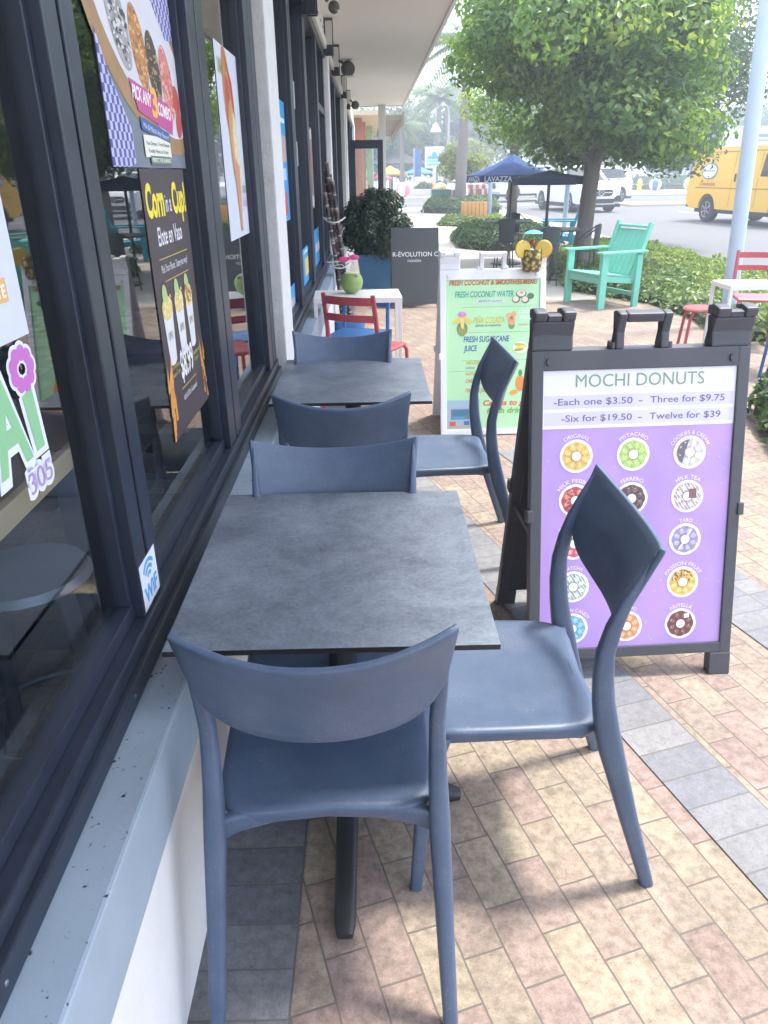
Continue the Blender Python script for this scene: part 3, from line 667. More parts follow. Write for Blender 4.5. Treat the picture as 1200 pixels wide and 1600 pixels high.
q.build('sparkles', ink('#d9c6ee'), pan)
# green smoothie board
mint = mat('mint_poster', lin('#b4e0ae'), rough=.35, var=.05, scale=3)
sw, FP, PH, pan = aframe('smoothie_menu_board', 'white folding sidewalk board with a green coconut and smoothie menu', (.765, 4.5, 0), .035, .655, 1.10, .247, .585, .034, .848, whitepl, mint, .036)
PW = .585
def L_(txt, u, v_, h, col, wd, al='l', sh=.2, bold=.015, d=.0015): MB().ftext(FP, txt, PW*u, PH*v_, h, d, al, PW*wd if wd else None, sh, bold).build('lettering', ink(col), pan)
L_('FRESH COCONUT & SMOOTHIES MENU', .505, .962, .030, '#3f7a3c', .93, 'c', d=.0012); L_('FRESH COCONUT & SMOOTHIES MENU', .5, .965, .028, '#e2703c', .91, 'c', d=.0018)
L_('FRESH COCONUT WATER', .10, .885, .036, '#3f9c94', .62); MB().frect(FP, PW*.33, PW*.62, PH*.848, PH*.868, .0012).build('caption_box', ink('#dcdfe0'), pan); L_('(SERVED IN COCONUT)', .345, .852, .012, '#6a7a86', .26, d=.002)
L_('PIÑA COLADA', .295, .716, .038, '#d2c22e', .33); L_('(SERVED IN PINEAPPLE)', .315, .693, .012, '#5d7a6c', .27)
L_('FRESH SUGARCANE', .19, .593, .036, '#3557a8', .49); L_('JUICE', .19, .533, .036, '#3557a8', .145)
L_('AMAZING FRUIT SMOOTHIES', .21, .445, .022, '#d0b93a', .50); L_('LARGE   REGULAR   SMALL', .21, .415, .012, '#5a86b8', .40, sh=0)
L_('NATURAL JUICES', .21, .372, .018, '#e08a3a', .28); L_('CARROT JUICE', .21, .322, .024, '#d8506a', .26); L_('ORANGE JUICE', .21, .258, .024, '#d8506a', .26)
L_('Call us to get', .40, .165, .034, '#e05a30', .52, bold=.03); L_('fresh drinks', .44, .112, .034, '#6fae3c', .46, bold=.03)
L_('COCOS', .775, .775, .020, '#f2f4f2', .17); L_('FRIOS', .79, .738, .020, '#f2f4f2', .13); L_('COCONUT DRINK', .77, .695, .011, '#dc6a6a', .18)
q = MB()
for v_ in (.82, .655, .47, .40): q.frect(FP, PW*(.16 if v_ > .45 else .03), PW*.97, PH*v_-.0008, PH*v_+.0008, .001)
q.build('rule', ink('#6f9a70'), pan)
def pic(parts):
    q = MB(); ms = []
    for i, (c, u, v_, a, b_, rot) in enumerate(parts):
        if c not in ms: ms.append(c)
        q.mi = ms.index(c); q.fell(FP, PW*u, PH*v_, a, b_, .0014+i*.0002, rot, 18)
    return q.build('picture', [ink(c) for c in ms], pan)
pic([('#5c7a44', .80, .90, .032, .026, 0), ('#4f7a4a', .90, .885, .022, .018, 0), ('#e8dcc8', .80, .905, .026, .02, 0), ('#d8a8a0', .805, .91, .013, .010, 0), ('#6a5a40', .745, .865, .024, .021, 0), ('#e6d8c4', .742, .868, .019, .017, 0), ('#6a5a40', .845, .862, .024, .021, 0), ('#e4d4c0', .84, .865, .019, .017, 0)])
pic([('#7c8a50', .175, .68, .034, .042, 0), ('#94985a', .175, .665, .026, .030, 0), ('#e0c84a', .12, .735, .03, .012, .5), ('#e0c84a', .235, .735, .03, .012, -.5), ('#ead070', .175, .72, .012, .038, .1), ('#d478b8', .175, .775, .026, .016, 0), ('#e292c8', .18, .782, .014, .009, 0)])
pic([('#7a9a4a', .70, .70, .020, .026, 0), ('#e0a070', .70, .73, .022, .03, .2), ('#e8b488', .665, .765, .016, .012, .6), ('#e2a878', .725, .77, .015, .018, 0), ('#c86a50', .70, .745, .010, .012, 0)])
pic([('#e8ecd0', .80, .55, .048, .036, 0), ('#c2b44a', .80, .565, .040, .012, -.2), ('#d8cf7a', .80, .55, .036, .012, .2), ('#a8a044', .78, .535, .03, .008, .1)])
pic([('#e08a3a', .80, .31, .030, .05, 0), ('#e8b040', .88, .255, .03, .018, 0), ('#4f8a4a', .80, .38, .012, .02, 0), ('#e2a03a', .73, .25, .026, .015, .2)])
q = MB(); q.mi = 0; q.frect(FP, PW*.01, PW*.36, PH*.012, PH*.205, .0012); q.mi = 1; q.frect(FP, PW*.01, PW*.36, PH*.16, PH*.205, .0016); q.mi = 2; q.frect(FP, PW*.05, PW*.33, PH*.075, PH*.145, .0018)
q.mi = 3; q.frect(FP, PW*.07, PW*.31, PH*.10, PH*.138, .0022); q.mi = 4; q.frect(FP, PW*.07, PW*.20, PH*.078, PH*.094, .0022); q.mi = 5; q.frect(FP, PW*.035, PW*.10, PH*.03, PH*.06, .0024); q.mi = 6; q.frect(FP, PW*.19, PW*.25, PH*.035, PH*.062, .0024); q.mi = 7; q.frect(FP, PW*.01, PW*.36, PH*.012, PH*.03, .002)
q.build('shopfront_picture', [ink('#a8b4c0'), ink('#9db8cc'), ink('#6a7c8a'), ink('#46789a'), ink('#4a9cc8'), ink('#c85a60'), ink('#3f6fb4'), ink('#b8a8a0')], pan)
# pineapple cups
pskin = bpy.data.materials.new('pineapple_skin'); pskin.use_nodes = True; t = pskin.node_tree; b = t.nodes['Principled BSDF']
tcn = N(t, 'ShaderNodeTexCoord'); vo = N(t, 'ShaderNodeTexVoronoi'); vo.inputs['Scale'].default_value = 42; t.links.new(tcn.outputs['Object'], vo.inputs['Vector'])
cr = N(t, 'ShaderNodeValToRGB'); cr.color_ramp.elements[0].color = (*lin('#d8c470'), 1); cr.color_ramp.elements[0].position = .12; cr.color_ramp.elements[1].color = (*lin('#54482a'), 1); cr.color_ramp.elements[1].position = .62
t.links.new(vo.outputs['Distance'], cr.inputs[0]); t.links.new(cr.outputs[0], b.inputs['Base Color']); b.inputs['Roughness'].default_value = .6
bp = N(t, 'ShaderNodeBump'); bp.invert = True; bp.inputs['Strength'].default_value = .6; bp.inputs['Distance'].default_value = .01; t.links.new(vo.outputs['Distance'], bp.inputs['Height']); t.links.new(bp.outputs[0], b.inputs['Normal'])
lem = mat('lemon_flesh', lin('#dcbc58'), rough=.35, var=.08, scale=60); rind = mat('lemon_rind', lin('#cfa63c'), rough=.4)
def pineapple(loc, label, rz=0, s=1.0):
    r = thing('pineapple_cup', label, 'drink', loc, rz, 'pineapple cups with citrus slices'); r.scale = (s, s, s)
    MB().lathe([(.0, 0), (.046, .0), (.056, .02), (.062, .06), (.062, .10), (.058, .128), (.05, .128), (.05, .115), (0, .115)], n=28).build('body', pskin, r, True)
    for sx, k in ((-1, 1), (1, 1)):
        sl = MB().lathe([(0, -.007), (.044, -.007), (.046, -.005), (.046, .005), (.044, .007), (0, .007)], n=28)
        o = sl.build('citrus_slice', [lem], r, True); o.location = (sx*.062, -.02, .13); o.rotation_euler = (R(90), 0, R(-14*sx))
        p_ = MB().tube([(.046*math.cos(a), .046*math.sin(a), 0) for a in [2*math.pi*i/28 for i in range(28)]], .006, 6, closed=True).build('rind', rind, o, True)
    MB().tube([(0, 0, .11), (.0, 0, .235)], .0018, 6).build('stick', wood, r)
    MB().lathe([(.058, .218), (.03, .232), (0.001, .238)], n=16, cap=False).build('paper_parasol', mat('teal_paper', lin('#4fb0a8'), rough=.7), r)
    MB().ell((0, 0, .165), (.014, .014, .017)).build('cherry', mat('cherry_red', lin('#c0402c'), rough=.2), r, True)
    MB().ell((0, 0, .192), (.012, .012, .012)).build('olive_bead', mat('lime_green', lin('#7c9a48'), rough=.4), r, True)
pineapple((.985, 4.705, .972), 'pineapple cup with yellow citrus slices perched on the white smoothie board', 0)
# dark boutique board
r = thing('boutique_board', 'plain charcoal sidewalk board lettered in white beside the blue planter', 'sign', (.57, 9.4, 0), .02)
F = Face((0, 0, 0), (1, 0, 0), (0, .20, .92)); B = Face((0, .42, 0), (-1, 0, 0), (0, -.20, .92))
chm = mat('charcoal_board', (.045, .05, .055), rough=.5, var=.1)
fb = MB().fbox(F, -.29, .29, .05, .94, -.018, 0, .003).build('front_board', chm, r); MB().fbox(B, -.29, .29, .05, .94, -.018, 0, .003).build('back_board', chm, r)
for F_ in (F, B):
    for s_ in (-1, 1): MB().fbox(F_, s_*.275-.015, s_*.275+.015, 0, .0498, -.018, 0).build('leg', chm, r)
MB().ftext(F, 'R-ÉVOLUTION C', -.27, .61, .055, .001, 'l', .55).build('lettering', ink('#e8e8e8'), fb)
MB().ftext(F, 'FASHION', -.09, .545, .030, .001, 'l', .16).build('lettering', ink('#e0e0e0'), fb)
# ------------------------------------------------------------------ posters and stickers on the glass
GX = -.5305
def wallface(y, z): return Face((GX, y, z), (0, 1, 0), (0, 0, 1))
def poster(name, label, y0, y1, z0, z1, col, cat='poster', group=None):
    F = wallface(y0, z0); r = thing(name, label, cat, (0, 0, 0), WR, group)
    p = MB().fbox(F, 0, y1-y0, 0, z1-z0, 0, .0008).build('sheet', col if not isinstance(col, str) else ink(col), r)
    return r, Face((GX+.0012, y0, z0), (0, 1, 0), (0, 0, 1)), y1-y0, z1-z0
def fl_(F, r, name, col, fn, d=0):
    q = MB(); fn(q, d); return q.build(name, ink(col) if isinstance(col, str) else col, r)
crumb = mat('fried_crumb_print', lin('#b07a44'), rough=.5, var=.35, scale=50); cocoa = mat('cocoa_print', lin('#4a3a30'), rough=.5, var=.6, scale=60); pinkc = mat('pink_crumb_print', lin('#c87a70'), rough=.5, var=.25, scale=70); oreo = mat('cookie_print', lin('#8a8684'), rough=.5, var=.9, scale=28)
checks = bpy.data.materials.new('blue_checked_cloth_print'); checks.use_nodes = True; t = checks.node_tree; ck = N(t, 'ShaderNodeTexChecker'); ck.inputs['Scale'].default_value = 60; ck.inputs[1].default_value = (*lin('#4a4888'), 1); ck.inputs[2].default_value = (*lin('#b4b4d6'), 1)
tcn = N(t, 'ShaderNodeTexCoord'); t.links.new(tcn.outputs['Object'], ck.inputs[0]); t.links.new(ck.outputs[0], t.nodes['Principled BSDF'].inputs['Base Color'])
r, F, Wd, Hd = poster('combo_poster', 'poster of sugared donuts on a board with a pink pick any 3 combo banner', 1.70, 2.375, 1.548, 2.45, mat('slate_print', lin('#6d7480'), var=.2, scale=8))
F.v = F.v*.5
q = MB(); q.mi = 0; q.fell(F, .36, .48, .52, .30, .0004, -.75, 32); q.mi = 1; q.fell(F, .375, .51, .47, .245, .0008, -.75, 32)
q.mi = 2; q.fpoly(F, [(0, .50), (.05, .36), (.17, .15), (.17, 0.02), (.13, 0), (0, 0)], .0012); q.fpoly(F, [(.35, .9), (.66, .9), (.66, .62), (.58, .6), (.5, .7)], .0010)
q.build('plate_picture', [mat('wooden_board_print', lin('#9a7850'), var=.2, scale=14), mat('parchment_print', lin('#c9c8cf'), var=.06), checks], r)
rp_ = random.Random(9); dk_ = {'cookie_print': (ink('#3c3a3e'), ink('#c8c6c8')), 'fried_crumb_print': (ink('#8a5a30'), ink('#d0a068')), 'cocoa_print': (ink('#2c221e'), ink('#a08a58')), 'pink_crumb_print': (ink('#b05a58'), ink('#e0a898'))}
for (u, v, a, b_, rot, mm_) in ((.165, .57, .065, .19, .25, oreo), (.31, .50, .058, .17, .15, crumb), (.425, .44, .055, .16, .12, cocoa), (.545, .40, .058, .17, .12, pinkc)):
    q = MB(); q.mi = 0; q.fell(F, u, v, a, b_, .0016, rot, 28); cr_, sr_ = math.cos(rot), math.sin(rot)
    for k_ in range(70):
        t_, rr_ = rp_.uniform(0, 6.28), rp_.uniform(0, .93)**.5; x_, y_ = a*rr_*math.cos(t_), b_*rr_*math.sin(t_); q.mi = 1+(k_ % 2); q.fell(F, u+x_*cr_-y_*sr_, v+x_*sr_+y_*cr_, rp_.uniform(.004, .011), rp_.uniform(.006, .016), .0017+k_*2e-6, rp_.uniform(0, 3), 6)
    q.build('donut_picture', [mm_, dk_[mm_.name][0], dk_[mm_.name][1]], r)
q = MB(); q.fell(F, .625, .33, .035, .075, .002, .1, 16); q.fell(F, .63, .22, .03, .07, .0021, -.1, 16); q.build('strawberry_picture', ink('#b84a44'), r)
q = MB(); q.fpoly(F, [(.19, .36), (.53, .30), (.56, .225), (.54, .16), (.24, .235)], .0022); q.build('banner', ink('#b84a86'), r)
q = MB(); q.ftext(F, 'PICK ANY', .28, .275, .058, .0026, 'c', .155, bold=.03, rot=-.12); q.ftext(F, 'COMBO', .475, .235, .058, .0026, 'c', .13, bold=.03, rot=-.12); q.build('lettering', ink('#f0e4ea'), r)
q = MB(); q.ftext(F, '3', .385, .23, .125, .003, 'c', .06, bold=.04); q.build('lettering', ink('#e8ac54'), r)
q = MB(); q.fpoly(F, [(.24, .215), (.50, .165), (.505, .118), (.245, .16)], .0026); q.build('blue_label', ink('#3a5a94'), r)
q = MB(); q.ftext(F, 'Mix & Match Any Flavors!', .373, .150, .024, .003, 'c', .23, rot=-.18); q.build('lettering', ink('#e4e8f0'), r)
q = MB(); q.frect(F, .25, .50, .045, .14, .0024); q.build('white_label', ink('#dedccf'), r)
q = MB(); q.ftext(F, 'You Choose 3 Fresh Donuts', .375, .098, .018, .0028, 'c', .22); q.ftext(F, 'Freshly Made to Order', .375, .065, .018, .0028, 'c', .19); q.build('lettering', ink('#55504a'), r)
q = MB(); q.frect(F, .29, .49, .012, .052, .003); q.build('green_label', ink('#5a7058'), r); q = MB(); q.ftext(F, 'PERFECT FOR SHARING', .39, .024, .02, .0034, 'c', .18, bold=.02); q.build('lettering', ink('#e8ece4'), r)
# corn poster
r, F, Wd, Hd = poster('corn_poster', 'tall dark poster advertising corn in a cup with flames along its lower edges', 1.885, 2.32, .885, 1.545, mat('dark_brown_print', lin('#40363a'), var=.22, scale=9))
q = MB(); q.ftext(F, 'Corn', .10, .555, .075, .0006, 'c', .165, bold=.04); q.ftext(F, 'Cup!', .345, .555, .075, .0006, 'c', .15, bold=.04); q.build('lettering', ink('#e6d23c'), r)
q = MB(); q.ftext(F, 'in a', .225, .56, .045, .0006, 'c', .06, bold=.01); q.ftext(F, 'Elote en Vaso', .21, .485, .045, .0006, 'c', .25, bold=.015); q.ftext(F, 'Pick Your Flavor, Taste your way!', .22, .420, .020, .0006, 'c', .28); q.ftext(F, '$8.99', .22, .135, .075, .0006, 'c', .15, bold=.03); q.ftext(F, 'Add $1.00 for Guacamole', .22, .075, .017, .0006, 'c', .16); q.build('lettering', ink('#dedade'), r)
q = MB(); q.frect(F, .07, .37, .452, .4545, .0006); q.frect(F, .10, .36, .397, .3995, .0006); q.frect(F, .13, .31, .108, .111, .0006); q.build('rule', ink('#b8a04a'), r)
for u, s_ in ((.085, 1.05), (.21, 1), (.325, .9)):
    q = MB(); q.mi = 0; q.fpoly(F, [(u-.045*s_, .33), (u+.045*s_, .33), (u+.032*s_, .20), (u-.032*s_, .20)], .0006); q.fell(F, u, .20, .032*s_, .012, .0005); q.mi = 1; q.fell(F, u, .335, .048*s_, .030, .0009)
    q.mi = 2; q.fell(F, u-.01, .365, .024, .03, .0012, .3); q.mi = 3
    for i in range(26): q.fell(F, u+rngd.uniform(-.04, .04)*s_, .335+rngd.uniform(-.022, .028), .006, .004, .0014+i*1e-5, rngd.uniform(0, 3), 6)
    q.mi = 4; q.ftext(F, 'UMA!', u, .255, .022, .0012, 'c', .045)
    q.build('cup_picture', [ink('#d2d0cf'), ink('#d8c27a'), ink('#a8b878'), ink('#e8d8a0' if u < .3 else '#a85a48'), ink('#8a8688')], r)
q = MB()
for u, tx in ((.09, ('Feta & Parmesan', 'Cheese Corn')), (.215, ('Cheddar', 'Cheese Sauce Corn')), (.335, ('Guacamole', 'Corn'))):
    for k, s_ in enumerate(tx): q.ftext(F, s_, u, .178-.02*k-(u-.09)*.05, .0125, .0006, 'c', .095 if len(s_) > 8 else .05)
q.build('lettering', ink('#c8ba58'), r)
q = MB()
for sx, u0 in ((1, .0), (-1, .435)):
    q = MB()
    for i in range(16):
        u = u0+sx*rngd.uniform(.0, .05); v = rngd.uniform(0, .15); h = rngd.uniform(.04, .09); w2 = rngd.uniform(.004, .011)
        q.fpoly(F, [(u-w2, v), (u+w2, v), (u+w2*.4+sx*.006, v+h*.6), (u+sx*.012, v+h), (u-w2*.5, v+h*.5)], .0007+i*1e-5)
    q.build('flame_picture', [ink('#d8934a')], r)
# hot dog poster
r, F, Wd, Hd = poster('snack_poster', 'white poster with a giant corn dog on a stick in the narrow window', 2.99, 3.46, 1.30, 1.955, '#c9cbd6')
q = MB(); q.mi = 0; q.fell(F, .20, .50, .085, .16, .0006, .18, 24); q.mi = 1; q.fell(F, .21, .42, .055, .15, .0010, .18, 24); q.mi = 2; q.fell(F, .25, .33, .08, .16, .0012, .15, 24); q.mi = 3; q.fell(F, .30, .30, .06, .15, .0014, .12, 24); q.mi = 4; q.fpoly(F, [(.20, .30), (.33, .26), (.30, .02), (.255, .02)], .0016); q.mi = 1; q.fpoly(F, [(.15, .66), (.30, .55), (.33, .40), (.25, .56)], .0017)
q.build('corn_dog_picture', [crumb, ink('#b03a40'), mat('batter_print', lin('#c08a50'), var=.2, scale=30), mat('filling_print', lin('#d8c4a0'), var=.4, scale=60), ink('#c08a6a')], r)
q = MB(); q.ftext(F, 'UMA!', .10, .56, .05, .0006, 'c', .12, bold=.02); q.build('lettering', ink('#a8a86a'), r)
q = MB(); q.ftext(F, 'KOREAN', .40, .16, .03, .0018, 'c', .09); q.build('lettering', ink('#54504e'), r); q = MB(); q.ftext(F, 'Corn Dog', .40, .11, .035, .0018, 'c', .11); q.build('lettering', ink('#b85a88'), r)
# white poster at the left edge, donut logo, wifi sticker
r, F, Wd, Hd = poster('promo_poster', 'white poster cut by the left edge above the green letter stickers', .72, 1.166, 1.312, 1.75, '#c4c8d4')
q = MB(); q.frect(F, .30, .402, .055, .088, .0006); q.build('orange_label', ink('#d8a468'), r); q = MB(); q.ftext(F, 'TE', .382, .062, .018, .001, 'c', .028, bold=.03); q.build('lettering', ink('#e8e4dc'), r)
r = thing('logo_sticker', 'green and white A! sticker with a pink donut flower and 305 on the glass', 'sticker', (0, 0, 0), WR)
F = Face((GX, .94, 1.08), (0, 1, 0), (0, 0, 1)); q = MB()
q.ftext(F, 'A', .10, .055, .145, .0008, 'c', .13, bold=.075); q.fpoly(F, [(.148, .15), (.205, .165), (.212, .05), (.160, .05)], .0008)
for i in range(9): a = 2*math.pi*i/9; q.fell(F, .178+.030*math.cos(a), .188+.025*math.sin(a), .019, .017, .0009+i*1e-5)
q.ftext(F, '305', .165, .002, .042, .0008, 'c', .10, bold=.11)
q.build('white_outline', ink('#d4d8e2'), r)
q = MB(); q.ftext(F, 'A', .10, .062, .13, .0014, 'c', .11, bold=.03); q.fpoly(F, [(.158, .150), (.194, .158), (.200, .060), (.170, .060)], .0014); q.build('green_letters', ink('#86b88a'), r)
q = MB(); [q.fell(F, .178+.029*math.cos(a), .188+.024*math.sin(a), .013, .012, .0016+k_*1e-5) for k_, a in enumerate([2*math.pi*i/9 for i in range(9)])]; q.build('donut_flower', ink('#b868b4'), r)
q = MB(); q.ftext(F, '305', .165, .004, .036, .0018, 'c', .085, bold=.0); q.build('lettering', ink('#a888c0'), r)
r = thing('wifi_sticker', 'small white wifi sticker with blue waves low on the window frame', 'sticker', (0, 0, 0), WR)
F = Face((-.4858, 1.338, .70), (0, 1, 0), (0, 0, 1)); MB().fbox(F, 0, .110, 0, .105, 0, .0008).build('sheet', ink('#d6dae2'), r)
F = Face((-.4848, 1.338, .70), (0, 1, 0), (0, 0, 1)); q = MB(); q.ftext(F, 'WiF', .055, .012, .036, .0, 'c', .09, bold=.04)
for rr in (.012, .026, .040):
    pts = [(.055+k*math.cos(a), .05+k*math.sin(a)) for k, rng in ((rr+.0085, range(11)), (rr, range(10, -1, -1))) for a in [R(40+10*i) for i in rng]]
    q.fpoly(F, pts, .0)
q.build('lettering', ink('#4a98c8'), r)
# posters and notices in the neighbouring windows
def plain(name, label, y0, y1, z0, z1, col, blocks, cat, group):
    r, F, W_, H_ = poster(name, label, y0, y1, z0, z1, col, cat, group)
    for k, (c, a, b_, cc, dd) in enumerate(blocks): q = MB(); q.frect(F, W_*a, W_*b_, H_*cc, H_*dd, .0006+k*.0002); q.build('printed_block', ink(c), r)
BG = 'bright blue menu posters on the next windows'
plain('blue_poster', 'long narrow blue menu poster beside the white column', 4.72, 5.24, 1.26, 1.93, '#2f8fc8', [('#c8d8e4', .1, .9, .82, .86), ('#b89a8a', .1, .9, .5, .72), ('#a8cce4', .15, .8, .35, .45), ('#b84858', .2, .75, .05, .25)], 'poster', BG)
plain('blue_poster', 'blue poster low beside the white column behind the farthest grey chair', 4.90, 5.25, .60, .86, '#3a96cc', [('#c8a8a8', .2, .8, .5, .7)], 'poster', BG)
plain('blue_poster', 'blue poster with yellow fruit low on the second dark window', 6.0, 6.65, .73, 1.0, '#3a96cc', [('#d8c070', .25, .75, .2, .7), ('#b8d0dc', .1, .9, .84, .93)], 'poster', BG)
plain('blue_poster', 'small blue poster low on the window nearest the sugarcane', 7.3, 8.1, .73, 1.05, '#3a96cc', [('#d8c4d0', .2, .8, .35, .6)], 'poster', BG)
NG = 'white notices on the next windows'
plain('notice', 'upper white notice taped to the dark window', 5.55, 6.05, 1.95, 2.12, '#b4b8c4', [('#7a7e8a', .3, .8, .2, .26), ('#7a7e8a', .2, .8, .6, .64)], 'notice', NG)
plain('notice', 'lower white notice taped to the dark window', 5.6, 6.05, 1.58, 1.74, '#b0b6c4', [('#7a7e8a', .2, .8, .3, .35), ('#7a7e8a', .2, .8, .6, .65)], 'notice', NG)
plain('food_poster', 'slim brown food poster on the third dark window', 7.05, 7.55, 1.24, 1.90, '#8a7468', [('#b8b8ba', .05, .95, .86, .97), ('#a0604a', .2, .8, .35, .75), ('#c4c0c0', .05, .95, .03, .16)], 'poster', None)
# ------------------------------------------------------------------ white bar table, coconut, red and blue chairs
def metal_table(label, loc, rz, W, D, H, group):
    r = thing('metal_table', label, 'table', loc, rz, group)
    MB().box(-W/2, W/2, -D/2, D/2, H-.006, H, .002).box(-W/2, W/2, -D/2, -D/2+.02, H-.035, H-.0062, .003).box(-W/2, W/2, D/2-.02, D/2, H-.035, H-.0062, .003).box(-W/2, -W/2+.02, -D/2+.0202, D/2-.0202, H-.035, H-.0062, .003).box(W/2-.02, W/2, -D/2+.0202, D/2-.0202, H-.035, H-.0062, .003).build('tabletop', WMETAL, r)
    for sx in (-1, 1):
        for sy in (-1, 1): x, y = sx*(W/2-.0135), sy*(D/2-.0135); MB().box(x-.0125, x+.0125, y-.0125, y+.0125, 0, H-.0352, .003).build('leg', WMETAL, r)
    return r
metal_table('narrow white metal table against the wall under the green coconut', (-.085, 5.56, 0), .03, .62, .42, .735, 'white metal tables')
coco = mat('green_coconut_husk', lin('#86a058'), rough=.45, var=.22, scale=9)
r = thing('green_coconut', 'green coconut with its top cut open standing on the white table', 'fruit', (-.125, 5.58, .735))
prof = []
for i in range(15): a = -math.pi/2+i*(math.pi*.80)/14; prof.append((max(.002, .082*math.cos(a)*(1+.06*math.sin(a))), .078+.08*math.sin(a)))
MB().lathe(prof, n=26).build('husk', coco, r, True)
zt = prof[-1][1]; MB().lathe([(0, zt+.001), (prof[-1][0]*.98, zt+.001), (prof[-1][0]*.7, zt+.006), (0, zt+.004)], n=22).build('cut_top', mat('coconut_flesh', lin('#d4cba0'), rough=.7, var=.15), r)
MB().ell((.03, -.052, .125), (.02, .014, .012)).build('husk_scar', mat('brown_husk', lin('#8a7a50'), rough=.8), r, True)
REDM = mat('red_painted_metal', lin('#b04a52'), rough=.4, var=.08); BLUM = mat('blue_painted_metal', lin('#3a6ea8'), rough=.4, var=.08)
def cafe_chair(label, loc, rz, m, group=None, back=True):
    r = thing('metal_chair', label, 'chair', loc, rz, group)
    q = MB(); q.box(-.19, .19, -.19, .20, .445, .455, .003)
    q.tube([(-.19, -.19, .445), (-.19, .20, .445), (.19, .20, .445), (.19, -.19, .445)], .012, 8, closed=True); q.build('seat', m, r)
    for sx in (-1, 1):
        MB().tube([(sx*.185, .18, .445), (sx*.195, .215, .41), (sx*.205, .235, 0)], .013, 8).build('leg', m, r, True)
        MB().sweep([(sx*.205, -.26, 0), (sx*.19, -.19, .43), (sx*.185, -.205, .6), (sx*.18, -.25, .83)], [(.028, .028)]*2+[(.03, .022)]*2).build('leg', m, r, True)
    if back:
        for z, y, h in ((.79, -.245, .05), (.68, -.225, .045)):
            q = MB(); n = 10
            q.rings([[Vector((-.18+.36*i/n, y-.03*math.sin(math.pi*i/n)+dy, z+dz)) for dy, dz in ((-.006, -h/2), (.006, -h/2), (.006, h/2), (-.006, h/2))] for i in range(n+1)])
            q.build('back_slat', m, r, True, sharp=30)
    return r
cafe_chair('red slatted metal chair turned slightly beside the narrow white table', (-.02, 5.10, 0), R(-28), REDM, 'painted metal chairs')
cafe_chair('blue metal chair under the narrow white table behind the red one', (-.10, 5.93, 0), R(160), BLUM, 'painted metal chairs').scale = (1, 1, .84)
# ------------------------------------------------------------------ right hand white table group
metal_table('white metal table at the right edge beside the blue pole', (3.12, 6.07, 0), .0, .66, .35, .70, 'white metal tables')
pineapple((3.235, 6.1, .70), 'pineapple cup with a yellow citrus slice on the right hand white table', .3, 1.15)
q = MB().box(-.07, .07, -.05, .05, 0, .006).build('napkins', ink('#e6e4e2'), None, loc=(3.13, 6.02, .7005)); tag(q, 'small stack of white napkins beside the right hand pineapple cup', 'napkins')
cafe_chair('red metal chair behind the right hand white table', (3.55, 6.95, 0), R(165), REDM, 'painted metal chairs')
cafe_chair('blue metal chair at the right edge behind the donut board', (3.35, 5.62, 0), R(10), BLUM, 'painted metal chairs', back=False)
r = thing('red_stool', 'low red metal stool left of the right hand white table', 'stool', (2.80, 6.35, 0), .3)
MB().lathe([(0, .445), (.15, .445), (.16, .455), (.15, .466), (0, .466)], n=22).build('seat', REDM, r, True)
for a in range(4): x, y = math.cos(a*1.571+.3), math.sin(a*1.571+.3); MB().tube([(.12*x, .12*y, .445), (.16*x, .16*y, .38), (.20*x, .20*y, 0)], .013, 8).build('leg', REDM, r, True)
# ------------------------------------------------------------------ planter, bush, sugarcane
r = thing('blue_planter', 'square blue planter under a dark green bush near the boutique board', 'planter', (.12, 10.55, 0), .05)
pb = mat('blue_glazed_planter', lin('#2c6288'), rough=.4, var=.18, scale=5)
MB().rings([[Vector((s1*k, s2*k, z)) for s1, s2 in ((-1, -1), (1, -1), (1, 1), (-1, 1))] for k, z in ((.20, 0), (.27, .52), (.28, .55), (.25, .55), (.245, .48))]).build('pot', pb, r)
DK = leafmat('dark_bush_leaf', (.012, .030, .016), (.022, .055, .022), (.05, .10, .04), .15)
r2 = thing('bush', 'round dark green bush growing in the blue planter', 'shrub', (.12, 10.55, .5))
rg = np.random.default_rng(3); cs = []
for i in range(46):
    d = rg.normal(size=3); d /= np.linalg.norm(d); cs.append((d[0]*.36, d[1]*.36, .38+d[2]*.36))
P, Q = clump_pts(cs, [.14]*46, 300, 3); leafmesh('foliage', P, Q, .05, DK, r2, 3)
MB().tube([(0, 0, 0), (.01, 0, .3)], .02, 8).build('stem', mat('bark', (.11, .08, .06), rough=.9, var=.3), r2)
cane = bpy.data.materials.new('sugarcane_skin'); cane.use_nodes = True; t = cane.node_tree; b = t.nodes['Principled BSDF']
tcn = N(t, 'ShaderNodeTexCoord'); nn = N(t, 'ShaderNodeTexNoise'); nn.inputs['Scale'].default_value = 16; nn.inputs['Detail'].default_value = 4; t.links.new(tcn.outputs['Object'], nn.inputs['Vector'])
cr = N(t, 'ShaderNodeValToRGB'); cr.color_ramp.elements[0].position = .5; cr.color_ramp.elements[0].color = (.035, .02, .026, 1); cr.color_ramp.elements[1].position = .68; cr.color_ramp.elements[1].color = (.30, .24, .20, 1)
t.links.new(nn.outputs['Fac'], cr.inputs[0]); t.links.new(cr.outputs[0], b.inputs['Base Color']); b.inputs['Roughness'].default_value = .5
nodem = mat('cane_node', (.36, .30, .26), rough=.7)
